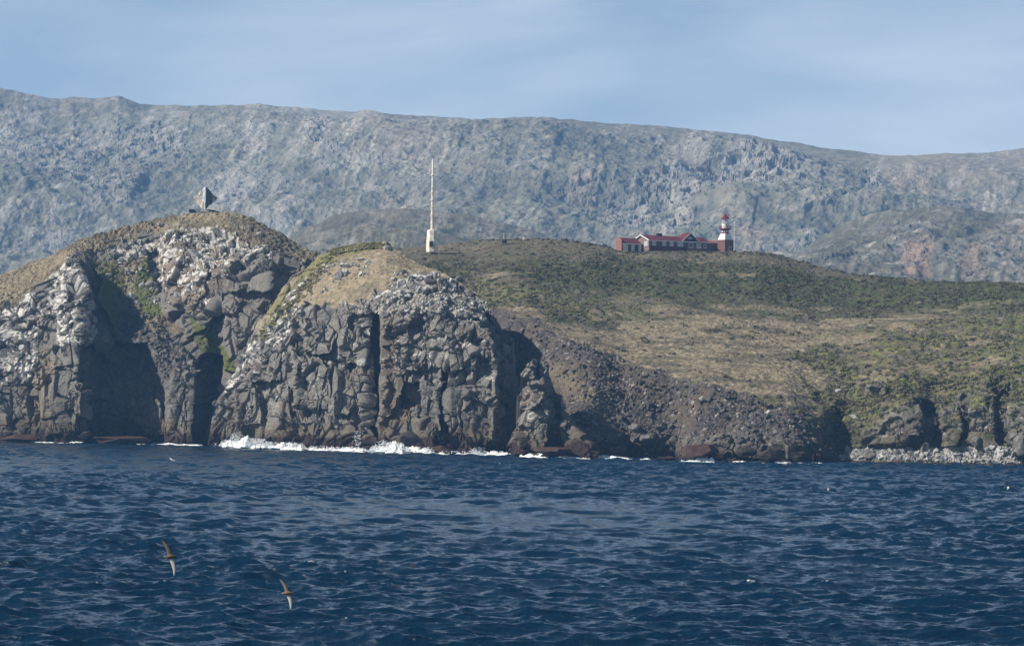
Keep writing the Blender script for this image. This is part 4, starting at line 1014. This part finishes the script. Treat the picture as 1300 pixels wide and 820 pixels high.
# tall white mast on its rust-streaked pedestal
pb = atv(548.2, 310, 1025.0); ms = empty('tall_mast', pb); tag(ms, 'tall slender white mast on a tapered rust-streaked white pedestal', 'mast')
MB().lathe([(2.25, -3.0), (2.25, .2), (1.95, 3.6), (1.85, 5.1), (1.3, 5.3)], 8, rot=R(22.5)).build('pedestal', M_rust, ms)
MB().box(-.9, .5, -2.35, -2.0, -1.0, 1.0).build('door', M_dark, ms)
HM = 31.6
MB().tube((0, 0, 5.2), (0, 0, 21.0), .52, .46, 12).build('lower_pole', M_rust, ms)
MB().tube((0, 0, 21.0), (0, 0, HM), .44, .32, 12).build('upper_pole', M_white, ms)
for z in (7.5, 10.5, 13.5, 16.2, 19.0, 21.0, 25.5): MB().lathe([(.63, z), (.74, z + .05), (.74, z + .3), (.63, z + .35)], 12).build('collar', M_rust, ms)
lr = MB()
for z in np.arange(5.6, 21, .6): lr.box(-.2, .2, -.88, -.82, z, z + .08)
lr.tube((-.22, -.85, 5.4), (-.22, -.85, 21), .04, n=5).tube((.22, -.85, 5.4), (.22, -.85, 21), .04, n=5)
lr.build('ladder', M_rust, ms)

# ---------------------------------------------------------------- plate monument on the headland
mb_ = atv(260, 268.6, 955.0); mon = empty('plate_monument', mb_)
tag(mon, 'diamond shaped monument of upright grey and rusty steel plates on the headland summit', 'monument')
M_pl = [mat_flat('weathered_plate_tan', (0.50, 0.43, 0.33), 0.7, 0.5, 0.7), mat_flat('steel_plate_grey', (0.42, 0.45, 0.48), 0.55, 0.35, 0.6), mat_flat('steel_plate_shaded', (0.13, 0.14, 0.16), 0.6, 0.3, 0.6)]  # last one is a shaded copy of the steel, for the side away from the sun
k = 955 / F
def plate(poly, y0, y1, mat, t=.25):
    """plate of the given outline (pixel offsets from the base point), running in depth from y0 to y1 as x grows"""
    xs = [p[0] for p in poly]; xa, xb = min(xs), max(xs)
    f_ = []; b_ = []
    for x, z in poly:
        y = y0 + (y1 - y0) * (x - xa) / (xb - xa); f_.append((x * k, y, z * k)); b_.append((x * k, y + t, z * k))
    n_ = len(poly)
    MB().add(f_ + b_, [tuple(range(n_)), tuple(range(2 * n_ - 1, n_ - 1, -1))] + [(i, i + n_, (i + 1) % n_ + n_, (i + 1) % n_) for i in range(n_)]).build('steel_plate', mat, mon)
plate([(-15.5, 17.5), (-13, 20), (-9, 21.2), (-7.6, 15), (-5, 12.5), (-3.1, 13.5), (-2.6, 4), (0, .5), (-4, 3.5)], 1.4, -1.2, M_pl[0])
plate([(-9.5, 22), (-5, 27), (-6, 23), (-8.5, 18)], 0.6, -.2, M_pl[0])
plate([(-3.8, 28), (0.8, 32), (0.6, 2), (0, .5), (-1.6, 8), (-4.2, 15)], .5, -1.5, M_pl[1])
plate([(1.3, 31), (3, 30), (8.5, 23.5), (7.2, 19), (9.5, 16), (7.5, 11), (2.5, 4), (1.3, 3)], -.9, 1.5, M_pl[2])
plate([(4.8, 26.5), (12.0, 20), (10.5, 12), (5, 6.5), (8, 13), (7.6, 18)], 1.9, -.2, M_pl[1])
plate([(11.6, 20.3), (16, 18), (14.4, 15.5), (10.8, 12.3)], 1.2, -.2, M_pl[0])
plate([(1.3, 12), (5, 14), (6, 9), (1.3, 2.5)], -1.5, -.4, M_pl[2])
MB().box(-2 * k, 3 * k, -1.5, 1.5, -.9, .6).build('pedestal', M_grey, mon)
pf = empty('stone_platform', atv(258, 270, 957.0)); tag(pf, 'low dark slab walls and pale steps around the foot of the diamond monument', 'platform')
MB().prism([(-18 * k, 0.0), (-17.5 * k, 4.3 * k), (-12 * k, 3.8 * k), (-6 * k, 1.5 * k), (-6 * k, 0)], -1.0, 1.2).build('left_slab', M_dark, pf)
MB().prism([(-9 * k, 1.0 * k), (-8.6 * k, 4.2 * k), (-3 * k, 3.8 * k), (1 * k, 1.0 * k)], -2.6, -1.4).build('sloping_slab', M_steel, pf)
MB().prism([(3 * k, 0), (4 * k, 4.0 * k), (13 * k, 3.4 * k), (22 * k, .2)], -1.0, 1.6).build('right_slab', M_dark, pf)
MB().box(-7 * k, 8 * k, -3.4, 2, -1.2, 0.25).build('paving', M_grey, pf)
MB().box(-2 * k, 9 * k, -3.8, -2.7, .1, 1.3 * k).build('step', M_rust, pf)

# ---------------------------------------------------------------- boulders and shore rocks
def rock_mesh(name, size, seed, mat, sub=3, facet=0.30):
    bm = bmesh.new(); bmesh.ops.create_icosphere(bm, subdivisions=sub, radius=1.0)
    rg = np.random.RandomState(seed)
    co = np.array([v.co[:] for v in bm.verts])
    for _ in range(9):                                  # cut flat facets
        n_ = rg.normal(size=3); n_ /= np.linalg.norm(n_); h = rg.uniform(0.52, 0.86)
        d = co @ n_; co = co - np.outer(np.maximum(d - h, 0), n_) * 0.92
    co = co * (1 + 0.10 * fbm(co + seed, .7, 3, seed)[:, None]) * np.array(size)
    for v, c in zip(bm.verts, co): v.co = c
    me = bpy.data.meshes.new(name); bm.to_mesh(me); bm.free(); me.materials.append(mat)
    o = bpy.data.objects.new(name, me); C.objects.link(o); return o
M_rw = mat_flat('lichen_white_rock', (0.40, 0.39, 0.37), 0.9, 0.4, 0.9, bump=.5)
M_rp = mat_flat('pinkish_rock', (0.30, 0.23, 0.20), 0.9, 0.3, 0.7, bump=.5)
M_rg = mat_flat('grey_rock', (0.16, 0.155, 0.15), 0.9, 0.4, 0.6, bump=.5)
M_rr = mat_flat('reddish_wet_rock', (0.060, 0.030, 0.022), 0.75, 0.4, 0.5, bump=.7)
M_rd = mat_flat('dark_wet_rock', (0.045, 0.038, 0.034), 0.75, 0.4, 0.5, bump=.7)
rocks = [  # px, py of its middle, half width px, half height px, material, label
    (204, 285.5, 5.0, 3.8, M_rp, 'pinkish squared boulder on the grassy brow left of the monument'),
    (349, 312, 4.0, 3.0, M_rp, 'rusty pink boulder on the right slope of the left headland'),
    (168, 376, 6.0, 5.5, M_rw, 'large white boulder at the head of the grey scree'),
    (181, 362, 4.5, 4.0, M_rw, 'white boulder just above the largest white one in the green gully'),
    (188, 361, 4.5, 4.0, M_rw, 'white boulder on the right of a pair above the scree'),
    (174, 384, 3.0, 2.8, M_rw, 'small white boulder just below the large white one at the scree head'),
    (138, 349, 3.6, 3.0, M_rw, 'pale boulder in the upper gully beside the deep shadow'),
    (162, 343, 3.2, 3.0, M_rw, 'upright pale boulder in the middle of the upper headland slope'),
    (155, 330, 4.0, 3.6, M_rw, 'whitish boulder below the tan brow of the left headland'),
    (160, 314, 5.0, 4.0, M_rg, 'grey stacked boulder on the upper face of the left headland'),
    (38, 338, 3.5, 1.6, M_rp, 'low reddish rock on the far left skyline'),
    (489, 309, 4.5, 3.2, M_rw, 'pale layered rock at the very tip of the middle cliff'),
    (491, 315, 5.0, 3.0, M_rw, 'pale rock slab just under the tip of the middle cliff'),
    (504, 362, 6.0, 3.2, M_rg, 'rounded grey boulder on the tan grass of the middle cliff'),
    (581, 355, 6.0, 4.5, M_rg, 'dark grey boulder at the right edge of the cliff top'),
    (596, 387, 3.4, 3.0, M_rw, 'small white boulder left of the pair above the right cliff corner'),
    (609, 390, 4.6, 4.2, M_rw, 'white boulder at the top right corner of the cliff'),
    (620, 401, 4.4, 4.0, M_rw, 'white boulder lowest at the top right cliff corner'),
    (457, 329, 4.5, 2.6, M_rw, 'white slab highest on the tan grass of the middle cliff'),
    (430, 350, 6.5, 6.0, M_rw, 'large white outcrop boulder on the left shoulder of the middle cliff'),
    (438, 337, 6.0, 4.0, M_rw, 'broad white boulder above the large one on the left shoulder'),
    (468, 333, 5.0, 3.4, M_rw, 'white boulder right of the slab on the upper grass'),
    (512, 345, 4.6, 3.0, M_rg, 'low grey boulder on the right part of the tan grass'),
    (546, 358, 8.0, 4.0, M_rg, 'long grey ledge rock under the right end of the tan grass'),
    (890, 573, 26, 9.5, M_rr, 'large reddish brown rock standing in the surf in front of the scree'),
    (845, 582, 12, 4.0, M_rr, 'low reddish rock in the water left of the large reddish rock'),
    (912, 579, 8, 5.0, M_rr, 'small dark red rock at the right end of the large reddish rock'),
    (702, 572, 24, 5.5, M_rr, 'long flat reddish shore rock under the pinnacle'),
    (575, 570, 24, 7.0, M_rr, 'reddish brown rock awash at the right foot of the middle cliff'),
    (523, 560, 22, 12, M_rd, 'brown ledge rock in the surf at the foot of the dark cleft'),
    (30, 556, 30, 5.0, M_rr, 'flat reddish ledge rock at the far left waterline'),
    (150, 557, 34, 5.5, M_rr, 'long low dark red ledge across the mouth of the shadowed cave'),
    (948, 572, 12, 8, M_rd, 'dark angular rock right of the large reddish rock'),
    (980, 576, 15, 8, M_rd, 'broad dark rock at the toe of the scree'),
    (1015, 577, 13, 7, M_rd, 'rounded dark rock at the right toe of the scree'),
    (1174, 571, 7, 9, M_rg, 'pointed dark grey rock standing on the pale beach'),
    (1138, 576, 6, 5, M_rg, 'small rock on the left part of the pebble beach'),
    (1160, 578, 8, 5, M_rg, 'low brown rock left of the pointed beach rock'),
    (1105, 578, 9, 5.5, M_rg, 'squat rock at the left end of the pebble beach'),
    (1240, 562, 9, 7, M_rg, 'grey rock at the back of the pebble beach near its right end'),
    (1296, 566, 10, 13, M_rg, 'tall dark rock at the right edge where the beach ends'),
    (1064, 496, 4.0, 3.4, M_rw, 'isolated pale boulder on the green slope above the cove'),
    (1086, 530, 7.0, 4.5, M_rw, 'white capped rock on the bluff left of the beach'),
    (1112, 493, 13, 7, M_rg, 'broad grey outcrop on the green slope above the bluff'),
    (891, 506, 4.0, 3.0, M_rw, 'pale boulder on the right part of the scree'),
    (836, 468, 4.5, 2.5, M_rw, 'pale flat stone at the upper edge of the scree'),
    (975, 523, 3.5, 3.0, M_rw, 'small bright stone near the right edge of the scree'),
    (806, 543, 9, 6, M_rg, 'brown grey block low on the shaded scree'),
    (818, 556, 8, 4.5, M_rg, 'pale brown slab at the bottom of the shaded scree'),
]
for i, (px_, py_, hw, hh_, mt, lb) in enumerate(rocks):
    shore = mt in (M_rr, M_rd)
    if shore:
        h = None; d_ = float(Dw(px_)) + float(np.interp(px_, ex, bulge)) - 1.0
        d_ = min(d_, float(Dw(px_)) - 2)
        p = atv(px_, py_, d_)
    else:
        h = cast(px_, py_ + hh_ * 0.4); p = h[0] if h else atv(px_, py_, 950); d_ = p.y
    s_ = d_ / F
    nm = 'shore_rock' if shore else 'boulder'
    o = rock_mesh(nm, (hw * s_ * 1.15, max(hw, hh_) * s_ * 0.9, hh_ * s_ * (1.15)), 40 + i, mt, 4 if hw > 12 else 3)
    if shore:
        o.location = (p.x, p.y, p.z - hh_ * s_ * .15)
    else: o.location = p + Vector((0, 0, hh_ * s_ * 0.35))
    o.rotation_euler = (0, 0, i * 1.3 % 0.7)
    tag(o, lb, 'rock')

# ---------------------------------------------------------------- heath shrubs (uncountable cover) and tussocks
M_leaf = {}
def mat_leaf(name, c1, c2):
    return mat_flat(name, c1, 0.9, 0.3, 0.35, col2=c2)
def scatter(name, pts, size, mat, seed, label, cat, nleaf=36):
    rg = np.random.RandomState(seed); V = []; n_ = len(pts)
    dirs = rg.normal(size=(n_, nleaf, 3)); dirs /= np.linalg.norm(dirs, axis=-1, keepdims=True); dirs[..., 2] = np.abs(dirs[..., 2]) * 0.9 + 0.02
    s = rg.uniform(*size, (n_, 1, 1)); cen = pts[:, None, :] + dirs * s * np.array([1.1, 1.1, .75]) * rg.uniform(.6, 1.05, (n_, nleaf, 1))
    a = rg.normal(size=(n_, nleaf, 3)); a /= np.linalg.norm(a, axis=-1, keepdims=True); b_ = np.cross(a, dirs); 
    ls = s * rg.uniform(.22, .42, (n_, nleaf, 1))
    tri = np.stack([cen + a * ls, cen - a * ls * .5 + b_ * ls, cen - a * ls * .5 - b_ * ls], 2).reshape(-1, 3)
    o = np_mesh(name, tri, np.arange(len(tri)).reshape(-1, 3), mat); tag(o, label, cat, kind='stuff'); return o
rg = np.random.RandomState(5)
def pick(weight, n_):
    flat = weight.ravel(); flat = np.where((D_px.ravel() > 480) & (D_px.ravel() < 1420), flat, 0); idx = rg.choice(len(flat), n_, p=flat / flat.sum())
    return PD.reshape(-1, 3)[idx]
wt_ = D_bush.copy(); wt_[:60] = 0
pg = pick(wt_ * (D_gd + 0.15), 2600); scatter('dark_shrubs', pg, (.5, 1.15), mat_leaf('dark_shrub_leaves', (0.100, 0.096, 0.050), (0.064, 0.062, 0.036)), 61, 'dark green low shrubs in a band below the lighthouse', 'shrubs')
pg = pick(wt_ * (D_gy + 0.08), 1900); scatter('green_shrubs', pg, (.4, 1.0), mat_leaf('bright_shrub_leaves', (0.165, 0.158, 0.072), (0.095, 0.096, 0.048)), 62, 'yellow green bushes covering the slope above the cove', 'shrubs')
pg = pick(wt_ * (1.05 - D_gd), 1900); scatter('heath_shrubs', pg, (.35, .85), mat_leaf('brown_heath_twigs', (0.15, 0.13, 0.10), (0.085, 0.08, 0.058)), 63, 'brown and olive heath scrub spread over the hillside', 'shrubs')
top = PD[-6:, (D_px[0] > 600) & (D_px[0] < 1420)].reshape(-1, 3); top = top[rg.choice(len(top), 420)]
scatter('ridge_scrub', top, (.25, .75), mat_leaf('ridge_twigs', (0.075, 0.075, 0.045), (0.04, 0.042, 0.025)), 64, 'dark ragged scrub along the skyline of the hill', 'shrubs')
mB = (PB[..., 2] > 40); tb_ = []
for px_ in np.arange(424, 494, .7):
    for q_ in range(5):
        h = cast(px_ + rg.normal() * .6, np.interp(px_, [s[0] for s in silB], [s[1] for s in silB]) + 1.0 + rg.rand() * 7)
        if h: tb_.append(h[0][:])
for k_ in range(260):
    t_ = rg.rand(); h = cast(np.interp(t_, [0, 1], [330, 425]) + rg.normal() * 4, np.interp(t_, [0, 1], [430, 322]) + rg.normal() * 5)
    if h: tb_.append(h[0][:])
scatter('tussock_grass', np.array(tb_), (.4, .95), mat_leaf('tussock_blades', (0.24, 0.215, 0.10), (0.115, 0.115, 0.045)), 65, 'yellowish tussock grass along the crest of the middle cliff', 'grass')
# loose stones: broken blocks on the cliff shoulders and the grey scree, each a small angular solid
def stones(name, zones, mat, seed, label, size):
    rg = np.random.RandomState(seed); V = []; Q = []; n_ = 0
    cube = np.array([(x, y, z) for x in (-1, 1) for y in (-1, 1) for z in (-1, 1)], float)
    cf = np.array([(0, 1, 3, 2), (4, 6, 7, 5), (0, 4, 5, 1), (2, 3, 7, 6), (0, 2, 6, 4), (1, 5, 7, 3)])
    for poly, cnt in zones:
        xs = [p[0] for p in poly]; ys = [p[1] for p in poly]; c = 0
        while c < cnt:
            x, y = rg.uniform(min(xs), max(xs)), rg.uniform(min(ys), max(ys)); c += 1
            if poly_sd(np.array([x]), np.array([y]), poly)[0] < 0: continue
            h = cast(x, y)
            if not h: continue
            s = rg.uniform(*size) * (1 + (rg.rand() < .1) * 1.0)
            q = rg.normal(size=(3, 3)); q, _ = np.linalg.qr(q)
            V.append((cube * rg.uniform(.5, 1.0, 3) * s + rg.normal(size=cube.shape) * s * .22) @ q.T + np.array(h[0][:]) + np.array([0, -s * .2, s * .35])); Q.append(cf + 8 * n_); n_ += 1
    tag(np_mesh(name, np.concatenate(V), np.concatenate(Q), mat), label, 'stones', kind='stuff')
stones('white_stones', [([(400, 345), (420, 330), (470, 325), (480, 345), (440, 365), (405, 372), (350, 440), (335, 430)], 330), ([(420, 385), (560, 365), (622, 385), (628, 412), (480, 400)], 420),
    ([(500, 345), (560, 350), (560, 366), (490, 372)], 70), ([(140, 320), (220, 295), (340, 315), (300, 350), (200, 400), (160, 360)], 420), ([(285, 495), (350, 395), (370, 400), (310, 480)], 220)], M_rw, 71, 'pale loose stones strewn over the cliff shoulders', (.2, .55))
M_scr = mat_flat('scree_stone', (0.10, 0.094, 0.09), .9, .45, .5)
stones('dark_scree', [([(152, 390), (200, 400), (235, 445), (205, 490), (190, 445), (160, 432)], 700), ([(640, 396), (700, 420), (850, 480), (1000, 514), (1055, 570), (900, 570), (760, 560), (700, 470), (640, 420)], 1500)],
    M_scr, 72, 'dark loose scree stones lying on the slopes', (.2, .5))
M_peb = mat_flat('beach_stone', (0.34, 0.335, 0.32), .9, .45, .5)
stones('beach_stones', [([(1075, 572), (1190, 570), (1280, 568), (1298, 578), (1298, 588), (1075, 582)], 3200)], M_peb, 73, 'pale grey rounded stones of the cove beach', (.17, .40))

# ---------------------------------------------------------------- seabirds
def mat_bird(name, c, tip):
    m, t, b = new_mat(name)
    a = t.nodes.new('ShaderNodeAttribute'); a.attribute_name = 'soil'; t.links.new(a.outputs['Color'], b.inputs['Base Color']); b.inputs['Roughness'].default_value = .8; return m
M_bird = mat_bird('plumage', 0, 0)
def bird(name, px_, py_, D_, span, up, dn, head, body_c, w1, w2, label, body_l=0.34):
    """one continuous mesh: spindle body with two lofted wings; up/dn are wing tip directions in the picture (x right, z up, y away)"""
    V = []; Q = []; Cc = []
    H_ = Vector(head).normalized()
    upv = Vector(up).normalized()
    side = H_.cross(upv).normalized()
    # body spindle
    prof = [(-.5, .006), (-.42, .07), (-.3, .11), (-.1, .19), (.1, .21), (.25, .17), (.34, .11), (.40, .10), (.45, .07), (.49, .03), (.56, .015), (.60, .004)]
    n_ = 12
    for j, (s, r) in enumerate(prof):
        for i in range(n_):
            a = 2 * math.pi * i / n_; flat = .35 if s < -.35 else 1
            V.append(H_ * (s * body_l) + (side * math.cos(a) * flat + upv * math.sin(a)) * (r * body_l * (1.0 if s > -.35 else 1.3)))
            Cc.append((.03, .03, .03) if s > .5 else body_c)
    for j in range(len(prof) - 1):
        for i in range(n_): Q.append((j * n_ + i, j * n_ + (i + 1) % n_, (j + 1) * n_ + (i + 1) % n_, (j + 1) * n_ + i))
    for tip, wc in ((up, w1), (dn, w2)):
        tip = Vector(tip) * (span / 2); base = len(V); secs = 14
        t_dir = tip.normalized(); ch = (H_ - t_dir * H_.dot(t_dir)).normalized(); nn = t_dir.cross(ch).normalized()
        bend = side * (0.05 * span * (1 if tip.dot(upv) > 0 else 1))
        for j in range(secs):
            u = j / (secs - 1); c0 = tip * u + bend * (u - u * u) * 0.9 + ch * (span * (0.05 * math.sin(u * math.pi * .8) - 0.05 * u * u))
            cw = span * 0.5 * (0.25 * (1 - u) ** .55 + .04) * (1 if u < .97 else .3); th = cw * .11 * (1 - u * .6)
            ring = [ch * cw * .5, ch * cw * .25 + nn * th, -ch * cw * .2 + nn * th * .8, -ch * cw * .5, -ch * cw * .2 - nn * th * .4, ch * cw * .25 - nn * th * .5]
            for q_ in ring: V.append(c0 + q_)
            for ii in range(6):
                edge = (ii in (0, 3)) or u > .88
                Cc.append(tuple(x * (.45 if edge else 1.0) for x in wc))
        for j in range(secs - 1):
            for i in range(6): Q.append((base + j * 6 + i, base + j * 6 + (i + 1) % 6, base + (j + 1) * 6 + (i + 1) % 6, base + (j + 1) * 6 + i))
    o = np_mesh(name, np.array([v[:] for v in V]), np.array(Q), M_bird, np.array(Cc), smooth=True)
    o.location = atv(px_, py_, D_); tag(o, label, 'bird', 'seabirds gliding over the waves'); return o
BR = (.11, .085, .065)
bird('seabird', 216, 706.5, 85, 1.14, (-.46, .15, .92), (.30, -.2, -1.02), (1, .2, .08), BR, (.14, .11, .085), (.55, .53, .50), 'brown seabird banking on upright wings, left of the two large ones', .41)
bird('seabird', 365, 753, 85, 0.98, (-.50, .15, .90), (.26, -.2, -1.00), (1, .2, .05), (.15, .12, .09), (.24, .20, .17), (.66, .64, .61), 'brown seabird banking with white lower wing, right of the two large ones', .38)
bird('seabird', 217, 582.5, 420, 1.5, (-.85, .2, .75), (.95, -.1, -.35), (.6, -.3, -.5), (.75, .75, .73), (.55, .55, .53), (.78, .78, .76), 'small white seabird low over the water near the left shore', .55)
bird('seabird', 523.5, 718, 130, 0.42, (-.75, .3, .5), (.85, -.1, .35), (.2, -.3, -.9), (.02, .02, .022), (.03, .03, .03), (.03, .03, .03), 'tiny dark seabird over the open water at the middle of the sea', .2)
bird('seabird', 188.5, 776, 100, 0.34, (-.8, .3, .2), (.9, -.1, .25), (.9, -.3, -.1), (.02, .02, .022), (.03, .03, .03), (.03, .03, .03), 'tiny dark seabird close above the waves at lower left', .2)

# ---------------------------------------------------------------- haze: one even box of air round everything
hz = MB().box(-8000, 8000, -300, 4700, -8, 560).build('haze', M_grey)
hz['kind'] = 'stuff'; hz['label'] = 'thin blue sea haze lying in front of the far mountain'; hz['category'] = 'haze'
m = bpy.data.materials.new('haze_air'); m.use_nodes = True; t = m.node_tree; t.nodes.clear()
pv = t.nodes.new('ShaderNodeVolumePrincipled'); om_ = t.nodes.new('ShaderNodeOutputMaterial')
pv.inputs['Color'].default_value = (0.24, 0.52, 1.0, 1); pv.inputs['Density'].default_value = 0.00013; pv.inputs['Anisotropy'].default_value = 0.0
t.links.new(pv.outputs['Volume'], om_.inputs['Volume'])
hz.data.materials.clear(); hz.data.materials.append(m)
